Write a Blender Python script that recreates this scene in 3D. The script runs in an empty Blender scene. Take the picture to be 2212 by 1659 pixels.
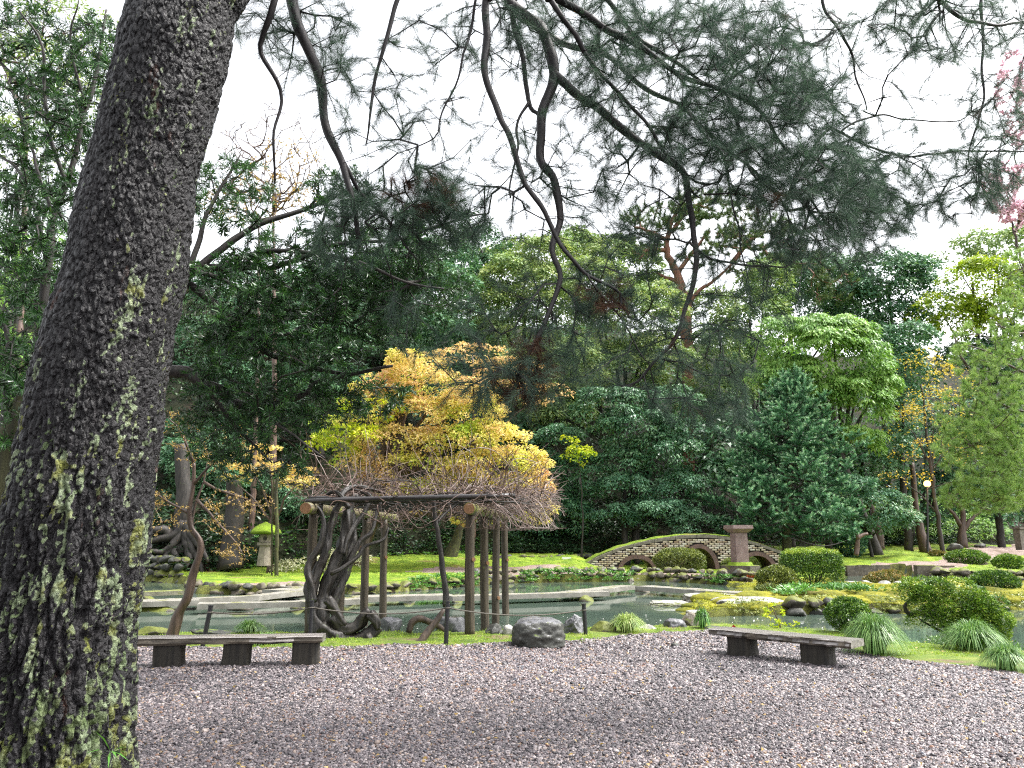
import bpy, math, random
import numpy as np
from mathutils import Vector

random.seed(7)
RNG = np.random.default_rng(7)
SC = bpy.context.scene
COL = SC.collection

# ------------------------------------------------------------ camera
CAM_H, F, CU, CV = 1.6, 1661.0, 1106.0, 829.5
PITCH = math.radians(11.24)
cd = bpy.data.cameras.new("camera")
cam = bpy.data.objects.new("camera", cd)
COL.objects.link(cam)
cam.location = (0, 0, CAM_H)
cam.rotation_euler = (math.radians(90) + PITCH, 0, 0)
cd.sensor_width = 36.0
cd.lens = 18.0 * F / 1106.0
cd.clip_start, cd.clip_end = 0.05, 1500
SC.camera = cam

# ------------------------------------------------------------ sky, sun, exposure
w = bpy.data.worlds.new("World"); SC.world = w; w.use_nodes = True
nt = w.node_tree; nt.nodes.clear()
sky = nt.nodes.new("ShaderNodeTexSky"); sky.sky_type = 'NISHITA'; sky.sun_disc = False
SUN_EL, SUN_AZ = math.radians(60), math.radians(85)
sky.sun_elevation, sky.sun_rotation = SUN_EL, SUN_AZ
sky.dust_density = 4.0; sky.air_density = 1.0; sky.ozone_density = 1.0
hs = nt.nodes.new("ShaderNodeHueSaturation"); hs.inputs['Saturation'].default_value = 0.16
bg = nt.nodes.new("ShaderNodeBackground"); bg.inputs['Strength'].default_value = 0.15
out = nt.nodes.new("ShaderNodeOutputWorld")
nt.links.new(sky.outputs[0], hs.inputs['Color']); nt.links.new(hs.outputs[0], bg.inputs['Color'])
nt.links.new(bg.outputs[0], out.inputs['Surface'])
sl = bpy.data.lights.new("sun", 'SUN'); sl.energy = 1.5; sl.angle = math.radians(14); sl.color = (1.0, .97, .92)
so = bpy.data.objects.new("sun", sl); COL.objects.link(so)
# soft sun high on the right, a little behind the camera
sd = Vector((math.sin(SUN_AZ) * math.cos(SUN_EL), math.cos(SUN_AZ) * math.cos(SUN_EL), math.sin(SUN_EL)))
so.rotation_euler = sd.to_track_quat('Z', 'Y').to_euler()
vs = SC.view_settings
vs.view_transform = 'Standard'; vs.look = 'None'; vs.gamma = 1.0; vs.exposure = 1.95; vs.use_curve_mapping = False
cy = SC.cycles
cy.max_bounces = 5; cy.diffuse_bounces = 3; cy.glossy_bounces = 2; cy.transmission_bounces = 3; cy.transparent_max_bounces = 4
cy.caustics_reflective = False; cy.caustics_refractive = False
cy.use_denoising = False
SC.render.filter_size = 1.2; cy.filter_width = 1.2
cy.sample_clamp_indirect = 3.0

# ------------------------------------------------------------ picture rays to places
CP, SP = math.cos(PITCH), math.sin(PITCH)
def ray(u, v):
    a = CV - v
    return np.array([u - CU, F * CP - a * SP, F * SP + a * CP])
def P(u, v, Y):
    d = ray(u, v); t = Y / d[1]
    return np.array([d[0] * t, Y, CAM_H + d[2] * t])
def G(u, v, z=0.0):
    d = ray(u, v); t = (z - CAM_H) / d[2]
    return np.array([d[0] * t, d[1] * t, z])
def mpp(u, v, Y):
    """metres per picture unit at that place"""
    d = ray(u, v); return Y / d[1]

# ------------------------------------------------------------ noise (numpy)
def _h(ix, iy, iz, s):
    n = (ix * 374761393 + iy * 668265263 + iz * 2147483647 + s * 974634777) & 0xffffffff
    n = ((n ^ (n >> 13)) * 1274126177) & 0xffffffff
    n = (n ^ (n >> 16))
    return (n & 0xffffff) / float(0xffffff)
def vnoise(p, s=0):
    p = np.asarray(p, float); i = np.floor(p).astype(np.int64); f = p - i
    f = f * f * (3 - 2 * f)
    r = 0
    for dx in (0, 1):
        for dy in (0, 1):
            for dz in (0, 1):
                wgt = (f[..., 0] if dx else 1 - f[..., 0]) * (f[..., 1] if dy else 1 - f[..., 1]) * (f[..., 2] if dz else 1 - f[..., 2])
                r = r + wgt * _h(i[..., 0] + dx, i[..., 1] + dy, i[..., 2] + dz, s)
    return r
def fbm(p, o=4, s=0):
    r, a, t = 0, 1.0, 0
    for k in range(o):
        r = r + a * vnoise(np.asarray(p) * (2 ** k), s + k); t += a; a *= .5
    return r / t
def worley(p, s=0):
    """F1, F2 and the id of the nearest cell (2-D points as x,y)"""
    i = np.floor(p).astype(np.int64)
    f1 = np.full(len(p), 9.0); f2 = np.full(len(p), 9.0); idv = np.zeros(len(p))
    for dx in (-1, 0, 1):
        for dy in (-1, 0, 1):
            cx, cy_ = i[:, 0] + dx, i[:, 1] + dy
            z = np.zeros_like(cx)
            ox, oy = _h(cx, cy_, z, s), _h(cx, cy_, z + 1, s)
            d = np.hypot(cx + ox - p[:, 0], cy_ + oy - p[:, 1])
            hid = _h(cx, cy_, z + 2, s)
            nearer = d < f1
            f2 = np.where(nearer, f1, np.minimum(f2, d)); idv = np.where(nearer, hid, idv); f1 = np.where(nearer, d, f1)
    return f1, f2, idv
def sstep(a, b, x):
    t = np.clip((x - a) / (b - a), 0, 1); return t * t * (3 - 2 * t)
def unit(a):
    return a / np.maximum(np.linalg.norm(a, axis=-1, keepdims=True), 1e-9)

# ------------------------------------------------------------ objects
ORG = {}
def org_of(o):
    return ORG.get(o.name, np.zeros(3)) if o is not None else np.zeros(3)
def tag(o, label=None, cat=None, group=None, kind=None):
    if label: o['label'] = label
    if cat: o['category'] = cat
    if group: o['group'] = group
    if kind: o['kind'] = kind
    return o
def thing(name, loc, label, cat, group=None):
    o = bpy.data.objects.new(name, None); COL.objects.link(o)
    o.location = [float(c) for c in loc]; o.empty_display_size = .2
    ORG[o.name] = np.array(loc, float)
    return tag(o, label, cat, group)
def raw_mesh(name, V, faces, tint=None, smooth=False):
    me = bpy.data.meshes.new(name)
    V = np.asarray(V, np.float32)
    if isinstance(faces, np.ndarray): faces = [faces]
    faces = [np.asarray(f, np.int32) for f in faces if len(f)]
    me.vertices.add(len(V)); me.vertices.foreach_set('co', V.ravel())
    li = np.concatenate([f.ravel() for f in faces]); tot = np.concatenate([np.full(len(f), f.shape[1]) for f in faces])
    me.loops.add(len(li)); me.loops.foreach_set('vertex_index', li.astype(np.int32))
    me.polygons.add(len(tot))
    st = np.concatenate([[0], np.cumsum(tot)[:-1]]).astype(np.int32)
    me.polygons.foreach_set('loop_start', st)
    try: me.polygons.foreach_set('loop_total', tot.astype(np.int32))
    except Exception: pass
    me.polygons.foreach_set('use_smooth', np.full(len(tot), smooth))
    if tint is not None:
        a = me.attributes.new('tint', 'FLOAT', 'POINT'); a.data.foreach_set('value', np.asarray(tint, np.float32))
    me.update(calc_edges=True); me.validate()
    return me
def put(name, V, faces, mat, parent=None, tint=None, smooth=False, origin=None):
    """link one mesh object; world coordinates in, parent's place taken off"""
    if parent is not None: o0 = org_of(parent)
    else: o0 = np.zeros(3) if origin is None else np.asarray(origin, float)
    me = raw_mesh(name, np.asarray(V) - o0, faces, tint, smooth)
    me.materials.append(mat)
    o = bpy.data.objects.new(name, me); COL.objects.link(o)
    if parent is not None:
        o.parent = parent; ORG[o.name] = o0
    else:
        o.location = [float(c) for c in o0]; ORG[o.name] = o0
    return o
class MB:
    def __init__(s): s.V = []; s.F = {3: [], 4: []}; s.T = []; s.n = 0
    def add(s, V, faces, tint=0.5):
        V = np.asarray(V, float)
        if isinstance(faces, np.ndarray): faces = [faces]
        for f in faces:
            f = np.asarray(f)
            if len(f): s.F[f.shape[1]].append(f + s.n)
        s.V.append(V); s.T.append(np.full(len(V), tint) if np.isscalar(tint) else tint); s.n += len(V)
        return s
    def build(s, name, mat, parent=None, smooth=False, origin=None, tint=True):
        fs = [np.concatenate(s.F[k]) for k in (3, 4) if s.F[k]]
        return put(name, np.concatenate(s.V), fs, mat, parent, np.concatenate(s.T) if tint else None, smooth, origin)

BOXF = np.array([[0, 3, 2, 1], [4, 5, 6, 7], [0, 1, 5, 4], [1, 2, 6, 5], [2, 3, 7, 6], [3, 0, 4, 7]])
def box(c, s, rz=0.0, jit=0.0, rng=RNG):
    x, y, z = [k / 2 for k in s]
    V = np.array([[-x, -y, -z], [x, -y, -z], [x, y, -z], [-x, y, -z], [-x, -y, z], [x, -y, z], [x, y, z], [-x, y, z]], float)
    if jit: V = V + rng.uniform(-jit, jit, V.shape)
    cz, sz = math.cos(rz), math.sin(rz)
    V = V @ np.array([[cz, sz, 0], [-sz, cz, 0], [0, 0, 1]])
    return V + np.asarray(c, float), BOXF
def resample(pts, step):
    pts = np.asarray(pts, float)
    if len(pts) < 3:
        n = max(2, int(np.linalg.norm(pts[1] - pts[0]) / step) + 1)
        t = np.linspace(0, 1, n)[:, None]; return pts[0] * (1 - t) + pts[1] * t, t[:, 0]
    Q = np.vstack([2 * pts[0] - pts[1], pts, 2 * pts[-1] - pts[-2]])
    outp, par = [], []
    for i in range(1, len(Q) - 2):
        p0, p1, p2, p3 = Q[i - 1:i + 3]
        n = max(1, int(np.linalg.norm(p2 - p1) / step))
        for k in range(n):
            t = k / n
            outp.append(.5 * (2 * p1 + (p2 - p0) * t + (2 * p0 - 5 * p1 + 4 * p2 - p3) * t * t + (3 * p1 - p0 - 3 * p2 + p3) * t ** 3))
            par.append(i - 1 + t)
    outp.append(pts[-1]); par.append(len(pts) - 1)
    return np.array(outp), np.array(par) / (len(pts) - 1)
def tube(pts, radii, sides=8, step=None, wob=0.0, seed=0, cap=True, groove=0.0, uneven=0.0):
    pts = np.asarray(pts, float)
    if step:
        R0 = np.atleast_1d(radii).astype(float)
        pts, par = resample(pts, step)
        if len(R0) == 1: R = np.full(len(pts), R0[0])
        else: R = np.interp(par, np.linspace(0, 1, len(R0)), R0)
    else:
        R = np.full(len(pts), radii) if np.isscalar(radii) else np.interp(np.linspace(0, 1, len(pts)), np.linspace(0, 1, len(radii)), radii)
    n = len(pts)
    if wob: pts = pts + (np.stack([vnoise(pts * 3, seed + k) for k in range(3)], -1) - .5) * wob
    T = unit(np.gradient(pts, axis=0))
    ref = np.array([0, 0, 1.0]) if abs(T[0][2]) < .9 else np.array([1.0, 0, 0])
    N = np.zeros_like(T); nrm = unit(np.cross(T[0], ref))
    for i in range(n):
        nrm = unit(nrm - T[i] * np.dot(nrm, T[i])); N[i] = nrm
    B = np.cross(T, N)
    a = np.linspace(0, 2 * np.pi, sides, endpoint=False)
    rr = R[:, None] * np.ones(sides)
    if uneven:
        q = np.stack([np.cos(a)[None] * 1.3 + 0 * rr, np.sin(a)[None] * 1.3 + 0 * rr, (np.arange(n) * .25)[:, None] + 0 * rr], -1)
        rr = rr * (1 + uneven * (fbm(q, 3, seed + 9) - .5) * 2)
    if groove:
        rr = rr * (1 + groove * (np.sin(a[None] * 4 + np.arange(n)[:, None] * .45 + seed) + .6 * np.sin(a[None] * 7 - np.arange(n)[:, None] * .3)))
    V = pts[:, None] + rr[..., None] * (np.cos(a)[None, :, None] * N[:, None] + np.sin(a)[None, :, None] * B[:, None])
    V = V.reshape(-1, 3)
    i = np.arange(n - 1)[:, None] * sides; j = np.arange(sides)[None]; j2 = (j + 1) % sides
    Fq = np.stack([i + j, i + j2, i + sides + j2, i + sides + j], -1).reshape(-1, 4)
    faces = [Fq]
    if cap:
        V = np.vstack([V, pts[0], pts[-1]]); k = n * sides
        j = np.arange(sides); j2 = (j + 1) % sides
        faces.append(np.concatenate([np.stack([j2, j, np.full(sides, k)], -1), np.stack([(n - 1) * sides + j, (n - 1) * sides + j2, np.full(sides, k + 1)], -1)]))
    return V, faces
def edges_mesh(P0, P1, R0, R1, sides=3):
    """many little tapered sticks at once"""
    P0 = np.asarray(P0); P1 = np.asarray(P1); n = len(P0)
    T = unit(P1 - P0); ref = np.where(np.abs(T[:, 2:3]) < .9, np.array([[0, 0, 1.0]]), np.array([[1.0, 0, 0]]))
    N = unit(np.cross(T, ref)); B = np.cross(T, N)
    a = np.linspace(0, 2 * np.pi, sides, endpoint=False)
    c = np.cos(a)[None, :, None] * N[:, None] + np.sin(a)[None, :, None] * B[:, None]
    V = np.concatenate([P0[:, None] + c * np.asarray(R0)[:, None, None], P1[:, None] + c * np.asarray(R1)[:, None, None]], 1).reshape(-1, 3)
    j = np.arange(sides); j2 = (j + 1) % sides
    f = np.stack([j, j2, sides + j2, sides + j], -1)[None] + (np.arange(n) * 2 * sides)[:, None, None]
    return V, f.reshape(-1, 4)
def ico(sub):
    import bmesh
    bm = bmesh.new(); bmesh.ops.create_icosphere(bm, subdivisions=sub, radius=1.0)
    V = np.array([v.co[:] for v in bm.verts]); Fc = np.array([[v.index for v in f.verts] for f in bm.faces]); bm.free()
    return V, Fc
ICO = {k: ico(k) for k in (1, 2, 3, 4, 5)}
def rock(c, s, sub=3, seed=0, rough=.35, flat=None, cuts=7):
    V, Fc = ICO[sub]; V = V.copy(); r = np.random.default_rng(seed)
    for k in range(cuts):                    # planes knock facets off the lump
        nrm = unit(r.normal(size=3)); d = r.uniform(.55, .85)
        h = V @ nrm; V = V - np.outer(np.maximum(h - d, 0), nrm)
    V = V * (1 + rough * (fbm(V * 1.6 + seed * 7.1, 4, seed) - .5))[:, None]
    V = V * (1 + .12 * (fbm(V * 7 + seed, 3, seed + 5) - .5))[:, None]
    if flat is not None: V[:, 2] = np.minimum(V[:, 2], flat + .06 * (V[:, 2] - flat) + .05 * (vnoise(V * 3, seed) - .5))
    return V * np.asarray(s) + np.asarray(c), Fc

# ------------------------------------------------------------ leaves and needles
def leafset(pos, d, nrm, L, W, rng=RNG):
    """rhombic leaves: base at pos, along d, lying square to nrm"""
    n = len(pos); d = unit(d); side = unit(np.cross(d, nrm)); up = unit(np.cross(side, d))
    L = np.asarray(L) * np.ones(n); W = np.asarray(W) * np.ones(n)
    mid = pos + d * (L * .5)[:, None] + up * (L * .07)[:, None]
    V = np.stack([pos, mid + side * (W / 2)[:, None], pos + d * L[:, None], mid - side * (W / 2)[:, None]], 1).reshape(-1, 3)
    return V, np.arange(n * 4).reshape(-1, 4)
def trileaf(pos, d, nrm, L, W):
    n = len(pos); d = unit(d); side = unit(np.cross(d, nrm)); L = np.asarray(L) * np.ones(n); W = np.asarray(W) * np.ones(n)
    q = pos + d * (L * .3)[:, None]
    V = np.stack([q + side * (W * .62)[:, None], q - side * (W * .62)[:, None] - d * (L * .25)[:, None], pos + d * L[:, None]], 1).reshape(-1, 3)
    return V, np.arange(n * 3).reshape(-1, 3)
def needleset(pos, d, L, W, rng=RNG):
    n = len(pos); d = unit(d); side = unit(np.cross(d, rng.normal(size=(n, 3))))
    L = np.asarray(L) * np.ones(n)
    V = np.stack([pos + side * W / 2, pos - side * W / 2, pos + d * L[:, None]], 1).reshape(-1, 3)
    return V, np.arange(n * 3).reshape(-1, 3)
def grow(limbs, seeds, step=.22, bend=.12, rng=RNG, fwd=.8):
    """join every seed to the nearest forward-lying twig or limb"""
    pos, par, dr = [], [], []
    for L in limbs:
        q, _ = resample(L, step); t = unit(np.gradient(q, axis=0))
        for i in range(len(q)):
            pos.append(q[i]); par.append(-1); dr.append(t[i])
    nl = len(pos); cap_ = nl + len(seeds) * 40
    A = np.zeros((cap_, 3)); D = np.zeros((cap_, 3)); A[:nl] = pos; D[:nl] = dr; n = nl; par = par + [0] * (cap_ - nl)
    d0 = np.min(np.linalg.norm(seeds[:, None] - A[None, :nl:3], axis=2), axis=1)
    tips = []
    for si in np.argsort(d0):
        s = seeds[si]; e = s - A[:n]; dist = np.linalg.norm(e, axis=1)
        cost = dist * (1 + fwd * (1 - np.einsum('ij,ij->i', e, D[:n]) / np.maximum(dist, 1e-6)))
        k = int(np.argmin(cost)); k_ = min(39, max(1, int(dist[k] / step)))
        p0, d_ = A[k], D[k]; prev = k; off = rng.normal(size=3) * bend * dist[k]
        ctrl = p0 + d_ * dist[k] * .35 + off * .5
        last = p0
        for m in range(1, k_ + 1):
            t = m / k_; q = (1 - t) ** 2 * p0 + 2 * t * (1 - t) * ctrl + t * t * s
            if n >= cap_: break
            A[n] = q; D[n] = unit(q - last); par[n] = prev; prev = n; last = q; n += 1
        tips.append(prev)
    A = A[:n]; D = D[:n]; par = np.array(par[:n]); cnt = np.zeros(n)
    cnt[tips] += 1
    for i in range(n - 1, nl - 1, -1): cnt[par[i]] += cnt[i]
    return dict(A=A, D=D, par=par, cnt=cnt, nl=nl, tips=np.array(tips))
def twigs(g, r0=.003, p=.5, rmax=.05, sides=3):
    i = np.arange(g['nl'], len(g['A'])); pr = g['par'][i]
    R = np.minimum(r0 * np.maximum(g['cnt'], 1) ** p, rmax)
    return edges_mesh(g['A'][pr], g['A'][i], np.where(pr < g['nl'], R[i], R[pr]), R[i], sides)
def in_ellipses(ells, rng=RNG):
    """seeds inside picture ellipses (u, v, ru, rv, n, Y0, Y1)"""
    S = []
    for (u, v, ru, rv, n, a, b) in ells:
        k = 0
        while k < n:
            x, y = rng.uniform(-1, 1, 2)
            if x * x + y * y > 1: continue
            S.append(P(u + x * ru, v + y * rv, rng.uniform(a, b))); k += 1
    return np.array(S)

# ------------------------------------------------------------ materials
def newmat(name):
    m = bpy.data.materials.new(name); m.use_nodes = True; n = m.node_tree; n.nodes.clear()
    o = n.nodes.new("ShaderNodeOutputMaterial"); return m, n, o
def ramp(n, stops, src):
    r = n.nodes.new("ShaderNodeValToRGB"); e = r.color_ramp.elements
    while len(e) > 1: e.remove(e[-1])
    e[0].position = stops[0][0]; e[0].color = (*stops[0][1], 1)
    for p_, c in stops[1:]:
        k = e.new(p_); k.color = (*c, 1)
    n.links.new(src, r.inputs[0]); return r.outputs[0]
def math_(n, op, a, b=None, clamp=False):
    m = n.nodes.new("ShaderNodeMath"); m.operation = op; m.use_clamp = clamp
    for i, x in enumerate((a, b)):
        if x is None: continue
        if isinstance(x, (int, float)): m.inputs[i].default_value = x
        else: n.links.new(x, m.inputs[i])
    return m.outputs[0]
def mix(n, fac, a, b, mode='MIX'):
    m = n.nodes.new("ShaderNodeMix"); m.data_type = 'RGBA'; m.blend_type = mode
    for s, x in ((m.inputs[0], fac), (m.inputs[6], a), (m.inputs[7], b)):
        if isinstance(x, (int, float)): s.default_value = x
        elif isinstance(x, tuple): s.default_value = (*x, 1)
        else: n.links.new(x, s)
    return m.outputs[2]
def coords(n, scale=(1, 1, 1), kind='Object'):
    t = n.nodes.new("ShaderNodeTexCoord"); mp = n.nodes.new("ShaderNodeMapping"); mp.inputs['Scale'].default_value = scale
    n.links.new(t.outputs[kind], mp.inputs[0]); return mp.outputs[0]
def geo_pos(n, scale=(1, 1, 1)):
    t = n.nodes.new("ShaderNodeNewGeometry"); mp = n.nodes.new("ShaderNodeMapping"); mp.inputs['Scale'].default_value = scale
    n.links.new(t.outputs['Position'], mp.inputs[0]); return mp.outputs[0]
def noise(n, vec, scale, detail=4, rough=.55):
    t = n.nodes.new("ShaderNodeTexNoise"); t.inputs['Scale'].default_value = scale; t.inputs['Detail'].default_value = detail
    t.inputs['Roughness'].default_value = rough; n.links.new(vec, t.inputs['Vector']); return t.outputs[0]
def voro(n, vec, scale, feature='F1', o='Distance'):
    t = n.nodes.new("ShaderNodeTexVoronoi"); t.inputs['Scale'].default_value = scale; t.feature = feature
    n.links.new(vec, t.inputs['Vector']); return t.outputs[o]
def princ(n, o, col, rough=.6, spec=.5, bump=None, bs=.3, bd=.02):
    b = n.nodes.new("ShaderNodeBsdfPrincipled")
    if isinstance(col, tuple): b.inputs['Base Color'].default_value = (*col, 1)
    else: n.links.new(col, b.inputs['Base Color'])
    if isinstance(rough, (int, float)): b.inputs['Roughness'].default_value = rough
    else: n.links.new(rough, b.inputs['Roughness'])
    b.inputs['Specular IOR Level'].default_value = spec
    if bump is not None:
        k = n.nodes.new("ShaderNodeBump"); k.inputs['Strength'].default_value = bs; k.inputs['Distance'].default_value = bd
        n.links.new(bump, k.inputs['Height']); n.links.new(k.outputs[0], b.inputs['Normal'])
    n.links.new(b.outputs[0], o.inputs['Surface']); return b
def attr(n, name, typ='GEOMETRY'):
    a = n.nodes.new("ShaderNodeAttribute"); a.attribute_name = name; a.attribute_type = typ; return a
def leafmat(name, stops, rough=.42, trans=.3, tcol=None, spec=.45):
    m, n, o = newmat(name)
    a = attr(n, 'tint'); a2 = attr(n, 'shade', 'INSTANCER'); c = ramp(n, [(i / (len(stops) - 1), s) for i, s in enumerate(stops)], math_(n, 'ADD', a.outputs['Fac'], a2.outputs['Fac'], True))
    b = princ(n, o, c, rough, spec)
    if trans:
        t = n.nodes.new("ShaderNodeBsdfTranslucent"); n.links.new(mix(n, 1.0, c, tcol or (1.0, 1.0, .55), 'MULTIPLY'), t.inputs[0])
        x = n.nodes.new("ShaderNodeMixShader"); x.inputs[0].default_value = trans
        n.links.new(b.outputs[0], x.inputs[1]); n.links.new(t.outputs[0], x.inputs[2]); n.links.new(x.outputs[0], o.inputs['Surface'])
    return m
M = {}
def mk_stone(name, lo, hi, moss=0.0, rough=.55, scale=3.0, mosscol=(.12, .17, .02), bs=.5, lichen=0.25):
    m, n, o = newmat(name); v = geo_pos(n)
    f = noise(n, v, scale * 2.2, 8, .65); c = ramp(n, [(.3, lo), (.72, hi)], f)
    if lichen:
        lv = noise(n, v, scale * 7, 3, .6); c = mix(n, math_(n, 'MULTIPLY', ramp(n, [(.6, (0, 0, 0)), (.68, (1, 1, 1))], lv), lichen), c, (.42, .42, .38))
    if moss:
        g = n.nodes.new("ShaderNodeNewGeometry"); s = n.nodes.new("ShaderNodeSeparateXYZ"); n.links.new(g.outputs['Normal'], s.inputs[0])
        q = math_(n, 'ADD', math_(n, 'MULTIPLY', s.outputs[2], .35), noise(n, v, scale * 1.3, 5, .6))
        q = ramp(n, [(max(0, .95 - moss * .6), (0, 0, 0)), (min(1, 1.03 - moss * .6), (1, 1, 1))], q)
        mc = ramp(n, [(.3, tuple(x * .5 for x in mosscol)), (.7, mosscol)], noise(n, v, 14, 4))
        c = mix(n, q, c, mc)
    h = noise(n, v, scale * 6, 8, .7)
    princ(n, o, c, rough, .5, h, bs, .03); M[name] = m
def mk_wood(name, lo, hi, axis=2, rough=.6, sc=18, moss=0.0, mosscol=(.11, .15, .02), bs=.6):
    m, n, o = newmat(name); s = [sc, sc, sc]; s[axis] = sc * .06
    v = geo_pos(n, tuple(s)); f = noise(n, v, 1.0, 6, .6)
    c = ramp(n, [(.32, lo), (.7, hi)], f)
    if moss:
        q = noise(n, geo_pos(n), 5, 5, .6); c = mix(n, ramp(n, [(.72 - moss * .4, (0, 0, 0)), (.8 - moss * .4, (1, 1, 1))], q), c, mosscol)
    princ(n, o, c, rough, .4, f, bs, .012); M[name] = m

def aim(d, rng=RNG):
    """euler angles that turn +Z to each direction, with a random roll"""
    z = unit(d); x = unit(np.cross(z, rng.normal(size=z.shape))); y = np.cross(z, x)
    return np.stack([np.arctan2(y[:, 2], z[:, 2]), np.arcsin(np.clip(-x[:, 2], -1, 1)), np.arctan2(x[:, 1], x[:, 0])], 1)
def spread_copies(name, src, parent, pts, dirs, scl, shade, mat, rng=RNG):
    """tens of thousands of tufts as one part: instances of a real tuft of the same tree"""
    o0 = org_of(parent); me = bpy.data.meshes.new(name); me.vertices.add(len(pts)); me.vertices.foreach_set('co', (np.asarray(pts) - o0).astype(np.float32).ravel())
    for nm, arr, ty in (('rot', aim(dirs, rng), 'FLOAT_VECTOR'), ('scl', scl, 'FLOAT_VECTOR'), ('shade', shade, 'FLOAT')):
        a = me.attributes.new(nm, ty, 'POINT'); a.data.foreach_set('vector' if ty == 'FLOAT_VECTOR' else 'value', np.asarray(arr, np.float32).ravel())
    me.materials.append(mat); ob = bpy.data.objects.new(name, me); COL.objects.link(ob); ob.parent = parent; ORG[ob.name] = o0
    g = bpy.data.node_groups.new(name, 'GeometryNodeTree')
    g.interface.new_socket('Geometry', in_out='INPUT', socket_type='NodeSocketGeometry'); g.interface.new_socket('Geometry', in_out='OUTPUT', socket_type='NodeSocketGeometry')
    N = g.nodes; L = g.links; gi = N.new('NodeGroupInput'); go = N.new('NodeGroupOutput'); ip = N.new('GeometryNodeInstanceOnPoints')
    oi = N.new('GeometryNodeObjectInfo'); oi.transform_space = 'ORIGINAL'; oi.inputs['Object'].default_value = src
    ra = N.new('GeometryNodeInputNamedAttribute'); ra.data_type = 'FLOAT_VECTOR'; ra.inputs['Name'].default_value = 'rot'
    sa = N.new('GeometryNodeInputNamedAttribute'); sa.data_type = 'FLOAT_VECTOR'; sa.inputs['Name'].default_value = 'scl'
    er = N.new('FunctionNodeEulerToRotation'); L.new(ra.outputs['Attribute'], er.inputs[0])
    L.new(gi.outputs[0], ip.inputs['Points']); L.new(oi.outputs['Geometry'], ip.inputs['Instance']); L.new(er.outputs[0], ip.inputs['Rotation']); L.new(sa.outputs['Attribute'], ip.inputs['Scale'])
    L.new(ip.outputs[0], go.inputs[0]); md = ob.modifiers.new('instances', 'NODES'); md.node_group = g
    return tag(ob, kind='stuff')
def tuft_group(name, parent, mat, pts, dirs, make, variants=3, s=(.8, 1.2), shade_amp=.3, rng=RNG, sh=None):
    """make(rng) gives one tuft along +Z (verts, faces, tint); every variant is placed once by itself and spread over the rest"""
    k = rng.integers(0, variants, len(pts))
    for v in range(variants):
        V, f, t = make(rng); idx = np.where(k == v)[0]
        if len(idx) < 2: continue
        me = raw_mesh(name, V, f, t); me.materials.append(mat); src = bpy.data.objects.new(name, me); COL.objects.link(src); src.parent = parent
        src.location = [float(c) for c in np.asarray(pts[idx[0]]) - org_of(parent)]; src.rotation_euler = [float(c) for c in aim(np.asarray(dirs)[idx[:1]], rng)[0]]; tag(src, kind='stuff')
        j = idx[1:]; sc = np.repeat(rng.uniform(*s, len(j))[:, None], 3, 1); shd = rng.uniform(-shade_amp, shade_amp, len(j)) + (0 if sh is None else sh[j])
        spread_copies(name, src, parent, np.asarray(pts)[j], np.asarray(dirs)[j], sc, shd, mat, rng)
def needle_tuft(n_, L, W, along, spread, curve=0.0):
    def mk(rng):
        t = rng.uniform(-.5, .5, n_); pos = np.stack([0 * t, 0 * t, t * along], 1); r_ = unit(rng.normal(size=(n_, 3)) * [1, 1, .4]); d = unit(r_ * spread + [0, 0, .75])
        V, f = needleset(pos, d, L * rng.uniform(.7, 1.15, n_), W, rng); return V, f, np.repeat(np.clip(rng.uniform(.1, .9, n_), 0, 1), 3)
    return mk
def leaf_spray(n_, L, W, along, spread, tipt=None):
    def mk(rng):
        t = rng.uniform(-.5, .5, n_); pos = np.stack([0 * t, 0 * t, t * along], 1); a = rng.uniform(0, 6.28, n_); sp = spread * np.interp(t, [-.5, .35, .5], [1, .85, .35])
        d = unit(np.stack([np.cos(a) * sp, np.sin(a) * sp, .55 + 0 * a], 1)); V, f = leafset(pos, d, unit(np.stack([-np.cos(a) * .6, -np.sin(a) * .6, .8 + 0 * a], 1) + rng.normal(size=(n_, 3)) * .35), L * rng.uniform(.7, 1.15, n_), W, rng)
        tn = rng.uniform(.05, .75, n_) if tipt is None else np.clip(tipt(t) + rng.uniform(-.1, .15, n_), 0, 1); return V, f, np.repeat(tn, 4)
    return mk
# ------------------------------------------------------------ material set
mk_stone('rock_grey', (.03, .03, .034), (.17, .17, .18), 0, .35, 3.5, lichen=.35)
mk_stone('rock_dark', (.014, .015, .012), (.06, .06, .05), .25, .6, 3.0, lichen=.3)
mk_stone('rock_moss', (.025, .022, .015), (.12, .1, .08), .62, .7, 3.0, (.13, .15, .015), lichen=.3)
mk_stone('rock_bank', (.035, .03, .02), (.17, .14, .1), .42, .7, 2.4, (.12, .14, .015), lichen=.5)
mk_stone('slab', (.15, .14, .115), (.28, .265, .235), .12, .5, 1.5, (.2, .2, .07), bs=.25, lichen=.2)
mk_stone('slab_moss', (.08, .075, .05), (.19, .18, .12), .5, .7, 2, (.17, .19, .04), lichen=.3)
mk_stone('porphyry', (.13, .085, .08), (.24, .17, .165), 0, .65, 2.5, lichen=.4)
mk_stone('rock_pale', (.16, .155, .14), (.38, .37, .34), .05, .6, 3, lichen=.3)
mk_stone('arch', (.055, .03, .028), (.16, .085, .075), 0, .5, 3, lichen=.35)
mk_stone('coping', (.075, .065, .05), (.2, .175, .15), .1, .7, 3, lichen=.4)
mk_stone('brickback', (.015, .012, .012), (.05, .04, .035), 0, .9, 5, lichen=0)
mk_stone('lantern', (.13, .11, .08), (.26, .225, .18), 0, .8, 3, lichen=.2)
mk_stone('mossy', (.05, .09, .006), (.2, .3, .012), .9, .9, 8, (.2, .31, .01), bs=.9, lichen=0)
mk_wood('post', (.018, .014, .009), (.10, .078, .05), 2, .6, 26, .12)
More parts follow.
